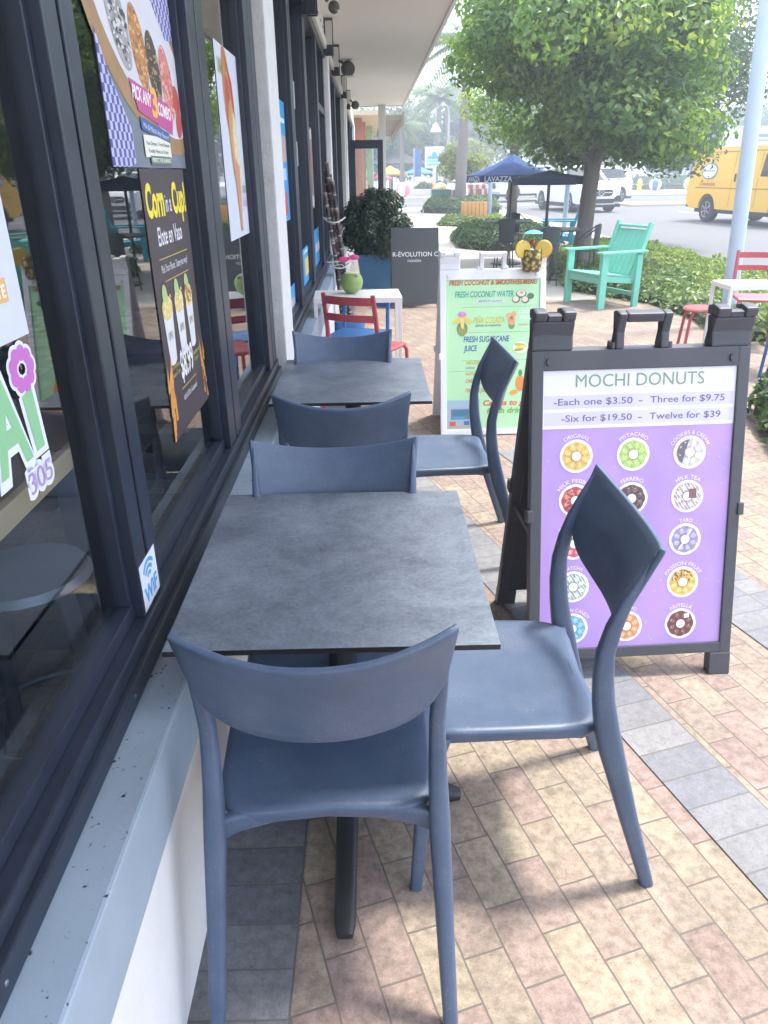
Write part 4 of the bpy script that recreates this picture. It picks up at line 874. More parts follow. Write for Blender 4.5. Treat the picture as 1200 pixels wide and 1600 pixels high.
for i, (x, y, lx, ly, h) in enumerate(((-.235, 7.75, -.375, 7.72, 1.62), (-.20, 7.80, -.35, 7.76, 1.52), (-.27, 7.82, -.39, 7.82, 1.56), (-.175, 7.74, -.325, 7.70, 1.46), (-.22, 7.7, -.40, 7.66, 1.36))):
    r = thing('sugarcane_stalk', 'dark purple sugarcane stalk in the tied bundle leaning on the window', 'sugarcane', (x, y, .004), 0, 'sugarcane stalks tied in a bundle')
    a, c = Vector((0, 0, 0)), Vector((lx-x, ly-y, h)); k = 12; pts = []; rad = []
    for j in range(k+1):
        for dj, rr in ((-.06, .019), (0, .0235), (.06, .019)):
            f = (j+dj)/k
            if 0 <= f <= 1: pts.append(a.lerp(c, f)); rad.append(rr)
    o = MB().tube(pts, rad, 9).build('stalk', [cane, nodem], r, True)
    for p in o.data.polygons:
        f = (p.center.z/h*k) % 1
        if f < .05 or f > .95: p.material_index = 1
twm = mat('white_twine', (.7, .7, .68), rough=.8)
for z, dx, lab in ((1.12, .0, 'thin white twine round the upper part of the sugarcane bundle'), (.70, .0, 'white twine with loose ends round the middle of the sugarcane bundle')):
    cx, cy = -.215-.145*z/1.5, 7.76; q = MB().tube([(cx+.105*math.cos(a), cy+.12*math.sin(a), z+.02*math.cos(a*2)) for a in [2*math.pi*i/20 for i in range(20)]], .006, 6, closed=True)
    if z < .8: q.tube([(cx-.1, cy-.1, z), (cx+.02, cy-.14, z+.02), (cx+.12, cy-.15, z-.06)], .005, 6); q.tube([(cx-.12, cy-.12, z+.04), (cx+.1, cy-.13, z+.05)], .005, 6)
    tag(q.build('twine', twm, smooth=True), lab, 'twine', 'twine on the sugarcane')
r = thing('ribbon_bow', 'small pink ribbon bow tied on the sugarcane', 'ribbon', (-.19, 7.58, .78)); pk = mat('pink_ribbon', lin('#d84a86'), rough=.5)
for s_ in (-1, 1): MB().ell((s_*.05, 0, .008*s_), (.05, .014, .026)).build('loop', pk, r, True); MB().bar((0, 0, 0), (s_*.05, -.005, -.06), .02, .003).build('tail', pk, r)
MB().ell((0, -.006, 0), (.016, .014, .016)).build('knot', pk, r, True)
q = MB().lathe([(.0, 0), (.15, .0), (.165, .16), (.15, .16), (.13, .03), (0, .03)], n=22).build('cane_bucket', BLUM, smooth=True, loc=(-.21, 7.78, .0))
tag(q, 'low bright blue bucket holding the feet of the sugarcane', 'bucket')
# ------------------------------------------------------------------ teal armchair
TEAL = mat('mint_green_poly_lumber', lin('#78c8b2'), rough=.5, var=.05, scale=6)
def armchair(label, loc, rz, m, s=1, name='garden_armchair', group=None):
    r = thing(name, label, 'armchair', loc, rz, group); r.scale = (s, s, s)
    for sx in (-1, 1):
        MB().box(sx*.33-.022, sx*.33+.022, .20, .29, 0, .625, .006).build('leg', m, r); MB().box(sx*.33-.022, sx*.33+.022, -.30, -.22, 0, .61, .006).build('leg', m, r)
        MB().box(sx*.335-.055, sx*.335+.055, -.34, .33, .626, .652, .006).build('armrest', m, r)
        MB().bar((sx*.285, .28, .36), (sx*.285, -.33, .30), .03, .09, .004).build('side_rail', m, r)
    MB().box(-.305, .305, .245, .275, .29, .375, .004).build('front_rail', m, r); MB().box(-.305, .305, -.26, -.232, .12, .17, .004).build('stretcher', m, r)
    for i in range(6):
        y = .25-.088*i; MB().bar((-.30, y, .39-.010*i), (.30, y, .39-.010*i), .08, .022, .004).build('seat_slat', m, r)
    a = Vector((0, -.20, .34)); c = Vector((0, -.42, .93)); d = (c-a)
    for sx in (-1, 1): MB().bar(a+Vector((sx*.285, -.01, -.04)), c+Vector((sx*.285, 0, .02)), .05, .05, .008, up=(0, 1, 0)).build('back_post', m, r)
    MB().bar(c+Vector((-.26, 0, -.03)), c+Vector((.26, 0, -.03)), .03, .07, .006, up=(0, 1, 0)).build('top_rail', m, r)
    for i in range(6): x = -.215+i*.086; MB().bar(a+Vector((x, .002, .02)), c+Vector((x, .002, -.068)), .080, .02, .003, up=(0, 1, 0)).build('back_slat', m, r)
    return r
armchair('mint green slatted garden armchair facing the shops in front of the ground cover', (2.87, 9.50, .0), R(112), TEAL)
# ------------------------------------------------------------------ planting beds
LG = leafmat('ground_cover_leaf', (.06, .12, .035), (.17, .25, .06), (.38, .42, .15), .35)
LG2 = leafmat('hedge_leaf', (.03, .07, .022), (.07, .14, .035), (.17, .24, .07), .3)
def bed(name, label, poly, h, n, m, seed, size=.07, cat='hedge', group=None, rnd=.25):
    rg = np.random.default_rng(seed); po = np.array(poly); mn, mx_ = po.min(0), po.max(0); out = []
    def inside(p):
        x, y = p[:, 0], p[:, 1]; ins = np.zeros(len(p), bool); j = len(po)-1; dist = np.full(len(p), 9.)
        for i in range(len(po)):
            a, b_ = po[i], po[j]; cnd = ((a[1] > y) != (b_[1] > y)) & (x < (b_[0]-a[0])*(y-a[1])/(b_[1]-a[1]+1e-12)+a[0]); ins ^= cnd
            d = b_-a; tt = np.clip(((p-a) @ d)/(d @ d), 0, 1); dist = np.minimum(dist, np.linalg.norm(p-a-tt[:, None]*d, axis=1)); j = i
        return ins, dist
    while sum(map(len, out)) < n:
        p = rg.uniform(mn, mx_, size=(n, 2)); ins, dist = inside(p); p, dist = p[ins], dist[ins]
        prof = np.clip(dist/rnd, 0, 1)**.5; lump = .82+.18*np.sin(p[:, 0]*5.1+seed)*np.sin(p[:, 1]*4.3)+.1*np.sin(p[:, 0]*13)*np.sin(p[:, 1]*11)
        z = h*prof*lump*(1-.55*rg.uniform(0, 1, len(p))**3); out.append(np.column_stack([p, z]))
    P = np.concatenate(out)[:n]; c = P.mean(0); c[2] = 0; Q = np.zeros_like(P); Q[:, 2] = 1; Q[:, :2] = (P-c)[:, :2]*.25
    r = thing(name, label, cat, tuple(c), 0, group); leafmesh('foliage', P-c, Q, size, m, r, seed, .55, .7)
    q = MB(); q.prism([Vector((x-c[0], y-c[1], -.02)) for x, y in [po.mean(0)+(p_-po.mean(0))*.93 for p_ in po]], (0, 0, h*.35+.02)); q.build('soil_mound', mat('leafy_soil', (.025, .035, .018), rough=1), r)
    return r
bed('ground_cover', 'broad bed of yellow green ground cover between the armchair and the road', [(2.75, 10.6), (3.45, 9.35), (3.55, 8.2), (3.42, 7.4), (3.55, 6.9), (5.7, 6.6), (5.75, 11), (5.75, 16.8), (4.4, 17), (3.0, 13.5)], .27, 15000, LG, 5, .085, 'plants')
bed('ground_cover', 'nearest leafy clump at the right edge beside the donut board', [(2.30, 3.9), (2.55, 3.2), (4.2, 3.0), (4.6, 5.0), (3.5, 5.3), (2.55, 4.9)], .55, 7500, LG2, 6, .085, 'plants')
HG = 'clipped hedges along the walk'
bed('hedge', 'rounded clipped hedge beyond the white board, left of the bistro tables', [(1.95, 17.2), (2.5, 16.4), (3.6, 16.4), (4.3, 17.2), (4.3, 20.5), (2.7, 21), (2.0, 19.5)], .44, 9000, LG2, 7, .09, 'hedge', HG)
bed('hedge', 'small bright hedge in front of the orange slatted bin', [(2.1, 24.6), (3.0, 24.0), (4.4, 24.4), (4.6, 27), (2.6, 27)], .28, 4500, LG, 8, .10, 'hedge', HG)
bed('hedge', 'low dark hedge round the foot of the big palm', [(2.2, 33), (3.4, 31.5), (5.4, 32), (5.6, 36.5), (2.8, 36.5)], .6, 4500, LG2, 9, .12, 'hedge', HG)
# ------------------------------------------------------------------ leaning pole
pm = mat('pale_blue_paint', lin('#b0c1d0'), rough=.45, var=.05, scale=3)
r = thing('lamp_post', 'pale blue post leaning slightly at the right edge', 'post', (3.81, 8.0, 0))
MB().tube([(.0, 0, 0), (-.049*3.2, 0, 3.2), (-.049*5.2, 0, 5.2)], [.076, .071, .068], 24).build('shaft', pm, r, True)
MB().lathe([(.2, 0), (.2, .03), (.14, .05), (.13, .12)], n=24).build('base_plate', pm, r, True)
# ------------------------------------------------------------------ trees
BARK = mat('grey_bark', (.16, .135, .115), rough=.9, var=.3, scale=9, bump=.5, bscale=24, stretch=(1, 1, .25))
TL = leafmat('ficus_leaf', (.045, .105, .032), (.13, .23, .055), (.42, .47, .10), .48)
TL2 = leafmat('blue_green_leaf', (.045, .085, .06), (.08, .13, .085), (.15, .20, .11), .35)
def tree(name, label, loc, trunk, limbs, cl, rad, per, size, m, seed, flat=.9, group=None):
    r = thing(name, label, 'tree', loc, 0, group)
    q = MB(); q.tube([p for p, _ in trunk], [k for _, k in trunk], 14); q.build('trunk', BARK, r, True)
    for lb in limbs: MB().tube([p for p, _ in lb], [k for _, k in lb], 8).build('limb', BARK, r, True)
    P, Q = clump_pts(cl, rad, per, seed, flat); leafmesh('crown', P, Q, size, m, r, seed, .55, .55)
    return r
def crown(c, rr, n, seed, shell=.72, lo=-1):
    rg = np.random.default_rng(seed); o = []
    while len(o) < n:
        d = rg.normal(size=3); d /= np.linalg.norm(d)
        if d[2] < lo: continue
        k = rg.uniform(shell, 1.0) if rg.uniform() < .8 else rg.uniform(.2, shell)
        o.append((c[0]+d[0]*rr[0]*k, c[1]+d[1]*rr[1]*k, c[2]+d[2]*rr[2]*k))
    return o
rg = random.Random(5)
cl = crown((-.25, -.1, 3.1), (1.95, 1.9, 1.62), 100, 11, .66); cl = [c_ for c_ in cl if c_[2] > 1.9-.6*min(0, c_[0])]; cl += [(rg.uniform(-.45, 1.25), rg.uniform(-1.7, .9), rg.uniform(1.95, 2.35)) for _ in range(20)]; rad = [rg.uniform(.36, .58) for _ in cl]
limbs = [[((.06, 0, 1.6), .085), ((x*.5, y*.5, 2.0), .06), ((x, y, 2.7), .035), ((x*1.3, y*1.3, 3.4), .015)] for x, y in ((-.9, -.3), (.8, .3), (-.2, .9), (.3, -.9), (-.6, .6))]
tree('ficus_tree', 'large dense green street tree in front of the white car, brightest at its left', (3.42, 12.6, 0), [((0, 0, -.05), .17), ((.0, 0, .25), .14), ((.03, 0, .7), .125), ((.05, 0, 1.2), .12), ((.07, 0, 1.7), .125), ((0, 0, 2.6), .09)], limbs, cl, rad, 400, .118, TL, 11)
cl = crown((1.7, .3, 3.35), (1.75, 1.9, 1.75), 80, 12, .6); rad = [rg.uniform(.45, .8) for _ in cl]
tree('street_tree', 'dull blue green tree behind the big tree, leaning toward the yellow van', (4.78, 17.6, 0), [((0, 0, -.1), .12), ((.0, .0, 1), .10), ((.02, 0, 1.9), .10), ((1.2, 0, 3.0), .08)], [], cl, rad, 260, .12, TL2, 12)
# ------------------------------------------------------------------ bistro tables, chairs, umbrella
DKM = mat('dark_green_metal', (.03, .042, .045), rough=.5, var=.1)
def bistro(label, loc, pole):
    r = thing('bistro_table', label, 'table', loc, 0, 'dark bistro tables')
    MB().lathe([(0, .70), (.42, .70), (.43, .71), (.42, .722), (0, .722)], n=32).build('tabletop', DKM, r, True)
    MB().lathe([(.03, .05), (.03, .70)], n=12).build('column', DKM, r, True)
    MB().lathe([(0, 0), (.27, 0), (.27, .02), (.05, .05), (0, .05)], n=24).build('base', DKM, r, True)
def bchair(label, loc, rz):
    r = thing('bistro_chair', label, 'chair', loc, rz, 'dark bistro chairs')
    MB().lathe([(0, .44), (.2, .44), (.21, .45), (.2, .46), (0, .46)], n=22).build('seat', DKM, r, True)
    q = MB(); n = 10; q.rings([[Vector((.19*math.sin(a)*k, -.20*math.cos(a)*k, z)) for z, k in ((.46, .97), (.46, 1.02), (.80, 1.1), (.80, 1.05))] for a in [R(-40+80*i/n) for i in range(n+1)]]); q.build('backrest', DKM, r, True, sharp=30)
    MB().tube([(.21*math.sin(a), -.2*math.cos(a), .62+.19*math.cos(a*.9)) for a in [R(-110+220*i/18) for i in range(19)]], .010, 6).build('hoop', DKM, r, True)
    for a in range(4): x, y = math.cos(a*1.571+.785), math.sin(a*1.571+.785); MB().tube([(.16*x, .16*y, .44), (.2*x, .2*y, 0)], .011, 6).build('leg', DKM, r, True)
bistro('left dark bistro table, by the navy umbrella', (2.48, 14.1, 0), None); bistro('right dark bistro table, under the crown of the big tree', (2.83, 12.0, 0), None)
for i, (x, y, rz, l) in enumerate(((2.3, 13.3, 0, 'dark bistro chair in front of the left bistro table'), (2.75, 14.9, 180, 'dark bistro chair behind the left bistro table'), (2.55, 11.25, 10, 'dark bistro chair in front of the right bistro table'), (3.2, 11.6, 60, 'dark bistro chair at the right side of the right bistro table'))): bchair(l, (x, y, 0), R(rz))
NAV = mat('navy_canvas', lin('#234884'), rough=.8, var=.06)
def umbrella(label, loc, s, H, m, polem, text=None, name='parasol', group=None, n=8, lo=.42, rz=0):
    r = thing(name, label, 'umbrella', loc, rz, group)
    MB().tube([(0, 0, 0), (0, 0, H)], .024, 10).build('pole', polem, r, True)
    def ring(k, z): return [Vector((s*k*math.cos(2*math.pi*(i+.5)/n), s*k*math.sin(2*math.pi*(i+.5)/n), z)) for i in range(n)]
    q = MB(); q.rings([ring(.02, H), ring(.25, H-lo*.32), ring(.6, H-lo*.70), ring(1, H-lo), ring(1.005, H-lo-.11), ring(.995, H-lo-.11), ring(.99, H-lo-.012), ring(.6, H-lo*.70-.012), ring(.02, H-.02)]); q.build('canopy', m, r)
    if text:
        for i in range(n):
            a = 2*math.pi*(i+1)/n; e = s*math.cos(math.pi/n)*1.004; F = Face((e*math.cos(a), e*math.sin(a), H-lo-.095), (-math.sin(a), math.cos(a), 0), (0, 0, 1))
            MB().ftext(F, text, 0, 0, .085, .006, 'c', s*.62, bold=.03).build('lettering', ink('#e4e8ee'), r)
    return r
umbrella('navy blue parasol with white lettering over the left bistro table', (2.60, 14.6, 0), .80, 1.80, NAV, DKM, 'LAVAZZA', n=8, lo=.34, rz=.3)
umbrella('dark navy parasol half hidden under the big tree', (2.92, 13.0, 0), .60, 1.53, mat('dark_navy_canvas', lin('#1b2a48'), rough=.85), DKM, None, n=8, lo=.10, rz=.1)
TQ = mat('turquoise_poly_lumber', lin('#2f9ab0'), rough=.5, var=.05)
armchair('turquoise garden armchair behind the right bistro table', (3.75, 15.6, 0), R(75), TQ, 1.0)
pb2 = mat('grey_blue_post_paint', lin('#8fa6b8'), rough=.5, var=.05)
for x, y, h, rr, l in ((4.0, 26.3, 1.75, .065, 'grey blue post between the orange bin and the navy parasol'), (5.13, 20.7, 1.72, .062, 'grey blue post between the right bistro table and the tree trunk')):
    r = thing('steel_post', l, 'post', (x, y, 0), 0, 'grey blue posts'); MB().tube([(0, 0, 0), (0, 0, h)], rr, 14).build('shaft', pb2, r, True); MB().lathe([(rr*1.6, 0), (rr*1.6, .03), (rr, .05)], n=16).build('base_plate', pb2, r)
tree('slender_tree', 'slender grey trunk rising behind the left bistro table', (3.33, 18.6, 0), [((0, 0, 0), .16), ((.02, 0, .7), .12), ((0, 0, 2.5), .09)], [], crown((0, 0, 2.9), (1.1, 1.1, .9), 26, 21), [.4]*26, 150, .11, TL, 21)
# ------------------------------------------------------------------ bins
OR = mat('orange_cedar', lin('#cf9a5a'), rough=.7, var=.18, scale=7, stretch=(1, 1, .2))
def slatbin(label, loc, w2, h, ms, lid=None, n=6, name='litter_bin', rz=0, group='litter bins'):
    r = thing(name, label, 'bin', loc, rz, group)
    MB().box(-w2+.03, w2-.03, -w2+.03, w2-.03, .02, h-.02).build('liner', DKM, r)
    for f in range(4):
        q = Matrix.Rotation(f*math.pi/2, 4, 'Z')
        for i in range(n):
            a = -w2+2*w2*i/n; MB().box(a+.006, a+2*w2/n-.006, -w2, -w2+.026, 0, h, .004, q).build('slat', ms[i % len(ms)], r)
    if lid: lid(r)
    return r
slatbin('bin clad in upright orange timber slats beside the low hedge', (3.35, 25.2, 0), .36, .66, [OR], None)
WH = mat('white_gloss', (.74, .74, .72), rough=.4); YE = mat('yellow_gloss', lin('#e0b832'), rough=.4); RD = mat('red_gloss', lin('#d05a48'), rough=.4); TB = mat('teal_gloss', lin('#1f7c7c'), rough=.45); BL = mat('blue_gloss', lin('#2f62b0'), rough=.4)
def dome(r):
    q = MB(); n = 16; q.mi = 0
    for k in range(n):
        q.mi = (k//2) % 2; a0, a1 = 2*math.pi*k/n, 2*math.pi*(k+1)/n
        for j in range(6):
            t0_, t1_ = j*math.pi/12, (j+1)*math.pi/12
            f = lambda a, t_: Vector((.34*math.cos(t_)*math.cos(a), .34*math.cos(t_)*math.sin(a), .80+.28*math.sin(t_)))
            q.poly([f(a0, t0_), f(a1, t0_), f(a1, t1_), f(a0, t1_)])
    q.build('dome_lid', [YE, WH], r, True)
slatbin('teal slatted bin with a yellow and white beach ball lid', (3.33, 39.2-2.2, 0), .40, .80, [TB], dome)
def hood(r):
    q = MB()
    for k in range(6): q.mi = k % 2; q.box(-.42+.14*k, -.28+.14*k-.001, -.40, .40, .821, 1.0, .01)
    q.build('hood', [RD, WH], r)
slatbin('red and white striped hooded bin right of the palm trunk', (5.0, 36.6, 0), .38, .80, [RD, WH, RD], hood)
slatbin('second red and white striped bin just left of the palm trunk', (4.05, 38.0-.9, 0), .36, .78, [RD, WH], None)
slatbin('blue and white striped bin beside the far white truck', (7.72, 54.5, 0), .42, .95, [BL, WH], None, 5)
# ------------------------------------------------------------------ beach balls
def ball(loc, rr, cols, label, rz):
    r = thing('beach_ball', label, 'beach ball', loc, rz, 'giant beach balls on the pavements')
    q = MB(); n = 24; ms = cols
    for k in range(n):
        q.mi = (k//4) % len(ms)
        for j in range(12):
            t0_, t1_ = -math.pi/2+j*math.pi/12, -math.pi/2+(j+1)*math.pi/12
            f = lambda a, t_: Vector((rr*math.cos(t_)*math.cos(a), rr*math.cos(t_)*math.sin(a), rr+rr*math.sin(t_)))
            a0, a1 = 2*math.pi*k/n, 2*math.pi*(k+1)/n; q.poly([f(a0, t0_), f(a1, t0_), f(a1, t1_), f(a0, t1_)])
    bmesh.ops.remove_doubles(q.bm, verts=q.bm.verts, dist=.001); q.build('ball', ms, r, True)
    MB().lathe([(rr*.5, 0), (rr*.5, .04), (rr*.3, .06)], n=14).build('plinth', conc2, r)
PK = mat('pink_gloss', lin('#e8708a'), rough=.35)
ball((2.35, 52.5, .03), .46, [WH, PK, WH, PK], 'pink and white beach ball across the side street', R(-138)); ball((21.4, 60, .03), .44, [WH, BL, WH, mat('sky_gloss', lin('#4aa0cc'))], 'blue and white beach ball on the far pavement', R(-80)); ball((24.0, 60, .03), .46, [YE, WH, PK, WH], 'yellow pink and white beach ball beside the van', R(-150))
# ------------------------------------------------------------------ vehicles
TYRE = mat('tyre_rubber', (.015, .015, .016), rough=.8); RIM = mat('alloy_rim', (.45, .46, .48), rough=.35, metal=.7); DTR = mat('dark_trim', (.018, .02, .022), rough=.5); CHR = mat('chrome', (.7, .7, .72), rough=.15, metal=1)
LAMP = mat('headlamp_glass', (.75, .76, .72), rough=.1); TAIL = mat('tail_lamp', lin('#a82020'), rough=.2)
def wheel(r, x, y, rr, w_, spokes=6):
    s_ = 1 if x > 0 else -1; m = Matrix.Translation((x, y, rr)) @ Matrix.Rotation(R(90)*s_, 4, 'Y')
    def lt(q, prof, n=24): q.rings([[m @ Vector((a*math.cos(t_), a*math.sin(t_), z)) for t_ in [2*math.pi*j/n for j in range(n)]] for a, z in prof])
    q = MB(); lt(q, [(rr*.62, -w_/2), (rr*.95, -w_/2), (rr, -w_/2+.03), (rr, w_/2-.03), (rr*.95, w_/2), (rr*.62, w_/2-.005)]); wh = q.build('wheel', TYRE, r, True, sharp=40)
    q = MB(); lt(q, [(0, w_/2-.06), (rr*.18, w_/2-.02), (rr*.17, w_/2-.01), (0, w_/2-.008)]); lt(q, [(rr*.55, w_/2-.05), (rr*.63, w_/2-.004), (rr*.615, w_/2+.004), (rr*.53, w_/2-.03)])
    for k in range(spokes):
        a = 2*math.pi*k/spokes; q.bar(m @ Vector((rr*.1*math.cos(a), rr*.1*math.sin(a), w_/2-.02)), m @ Vector((rr*.58*math.cos(a), rr*.58*math.sin(a), w_/2-.02)), .07*rr/.36, .03)
    q.build('rim', RIM, wh)
    q = MB(); lt(q, [(0, w_/2-.085), (rr*.6, w_/2-.085), (rr*.6, w_/2-.08), (0, w_/2-.08)]); q.build('brake_disc', DTR, wh)
def shell(prof, hw, n=None, inset=lambda z, y: 0):
    """closed hull from side profile [(y, z)...], half width hw(z,y); rounded in section"""
    q = MB(); L = []
    for sx, k in ((-1, 1.0), (-1, .90), (-.5, .9), (0, .9)): pass
    rings_ = []
    for f, dz in ((-1, .0), (-.97, 1), (-.8, 1.0), (0, 1), (.8, 1.0), (.97, 1), (1, 0)):
        rings_.append([Vector((f*hw(z, y), y+(0 if dz else 0), z)) for y, z in prof])
    q.rings(rings_); return q
def arch(y, rr, n=9): return [(y+rr*math.cos(a), .36+rr*math.sin(a)) for a in [math.pi*i/(n-1) for i in range(n)]]
def arches(prof_bottom_z, y, rr, zc, n=9):
    return [(y+rr*math.cos(a), zc+rr*math.sin(a)) for a in [math.pi-math.pi*i/(n-1) for i in range(n)]]
def car_body(r, prof, hw, m, bev=.05):
    q = shell(prof, hw); bmesh.ops.recalc_face_normals(q.bm, faces=q.bm.faces); o = q.build('body', m, r, True, sharp=28); return o
def sidepoly(r, body, name, pts, hw, m, d=.006):
    for s_ in (-1, 1):
        q = MB(); q.poly([Vector((s_*(hw(z, y)+d), y, z)) for y, z in pts]); q.build(name, m, body)
def crosspoly(name, body, pts, m, off=(0, 0, 0)):
    q = MB(); q.poly([Vector(p)+Vector(off) for p in pts]); return q.build(name, m, body)
# yellow van
VY = mat('van_yellow', lin('#e0b038'), rough=.35, var=.04, scale=2)
r = thing('cargo_van', 'yellow cargo van with an oval white badge, driving along the right hand lane', 'van', (12.13, 24.15, -.06), math.atan2(-.18, -.98))
hv = lambda z, y: .99-.16*max(0, (z-1.2)/1.3)**1.6-.05*max(0, (.5-z)/.3)-(.12*max(0, (y-2.2)/.6) if y > 2.2 else 0)
bt = .40
prof = [(-2.82, .52), (-2.86, .95), (-2.80, 1.25), (-2.62, 1.85), (-2.45, 2.03), (-2.2, 2.09), (0, 2.12), (1.0, 2.09), (1.25, 2.02), (1.95, 1.36), (2.72, 1.18), (2.86, 1.02), (2.88, .55), (2.75, bt)]
prof = [(y, z if z < .6 else .6+(z-.6)*1.04) for y, z in prof]
prof += [(y, z) for y, z in [(1.75+.45*math.cos(a), .40+.45*math.sin(a)) for a in [math.pi*i/10 for i in range(11)]]]+[(y, z) for y, z in [(-1.68+.45*math.cos(a), .40+.45*math.sin(a)) for a in [math.pi*i/10 for i in range(11)]]]+[(-2.6, bt)]
bd = car_body(r, prof, hv, VY)
sidepoly(r, bd, 'window', [(.75, 1.349), (1.62, 1.349), (1.28, 1.931), (.78, 1.952)], hv, GL2)
crosspoly('windscreen', bd, [(-.82, 1.99, 1.38), (.82, 1.99, 1.38), (.70, 1.31, 2.035), (-.70, 1.31, 2.035)], GL2, (0, .012, .012))
crosspoly('rear_window', bd, [(.66, -2.775, 1.328), (-.66, -2.775, 1.328), (-.62, -2.63, 1.89), (.62, -2.63, 1.89)], GL2, (0, -.03, 0))
q = MB()
for s_ in (-1, 1):
    for y0, y1, z in ((-2.4, 2.1, 1.016), (-2.5, 1.2, 2.035)): q.bar((s_*(hv(z, 0)+.002), y0, z), (s_*(hv(z, 0)+.002), y1, z), .01, .03)
    for y in (-.55, .66, 1.72): q.bar((s_*(hv(.6, 0)+.001), y, .5), (s_*(hv(1.2, 0)+.003), y, 1.2), .006, .012); q.bar((s_*(hv(1.2, 0)+.003), y, 1.2), (s_*(hv(2.0, 0)+.006), y, 2.0), .006, .012)
q.build('door_seams', mat('van_shadow_yellow', lin('#a87a22'), rough=.5), bd)
for s_ in (-1, 1):
    MB().box(s_*1.0-.012, s_*1.0+.012, -.42, -.36, 1.2, 1.42, .005).build('handle', DTR, bd); MB().box(s_*1.12-.08, s_*1.12+.08, 1.45, 1.55, 1.25, 1.5, .02).build('mirror', DTR, bd)
MB().box(-.9, .9, -2.98, -2.84, .42, .58, .03).build('rear_bumper', DTR, r); MB().box(-.92, .92, 2.86, 2.98, .42, .62, .03).build('front_bumper', DTR, r)
for s_ in (-1, 1): MB().box(s_*.86-.05, s_*.86+.05, -2.88, -2.80, .85, 1.25, .01).build('tail_lamp', TAIL, bd); MB().box(s_*.72-.16, s_*.72+.16, 2.82, 2.91, .82, 1.05, .01).build('headlight', LAMP, bd)
MB().box(-.5, .5, 2.83, 2.90, .78, 1.06, .01).build('grille', DTR, bd)
for x in (-.86, .86):
    for y in (1.75, -1.68): wheel(r, x, y, .38, .24)
MB().box(-.85, .85, -2.5, 2.6, .28, .42).build('chassis', DTR, r)
for s_ in (1, -1):   # badge and lettering on both flanks
    x_ = s_*(hv(1.6, 0)+.014); F = Face((x_, -1.75, 1.50), (0, s_, 0), (-s_*.12, 0, 1))
    q = MB(); q.mi = 0; q.fell(F, 0, 0, .40, .24, .004); q.mi = 1; q.fell(F, 0, 0, .36, .205, .007); q.mi = 2; q.fpoly(F, [(-.02, .22), (.06, .22), (.13, .36), (.04, .30)], .009); q.mi = 3; q.frect(F, -.28, .28, -.02, .03, .010); q.build('badge', [ink('#5a7088'), ink('#d4dce0'), ink('#3f70a0'), ink('#8aa890')], bd)
    F2 = Face((s_*(hv(1.2, 0)+.012), -1.75, 1.08), (0, s_, 0), (0, 0, 1)); q = MB()
    for k, (a, b_) in enumerate(((-.42, -.34), (-.28, -.20), (-.18, -.10), (-.08, .02), (.04, .14), (.16, .26), (.28, .40))): q.frect(F2, a, b_, 0, .085, .004)
    q.build('faded_red_strip', ink('#c4803c'), bd)
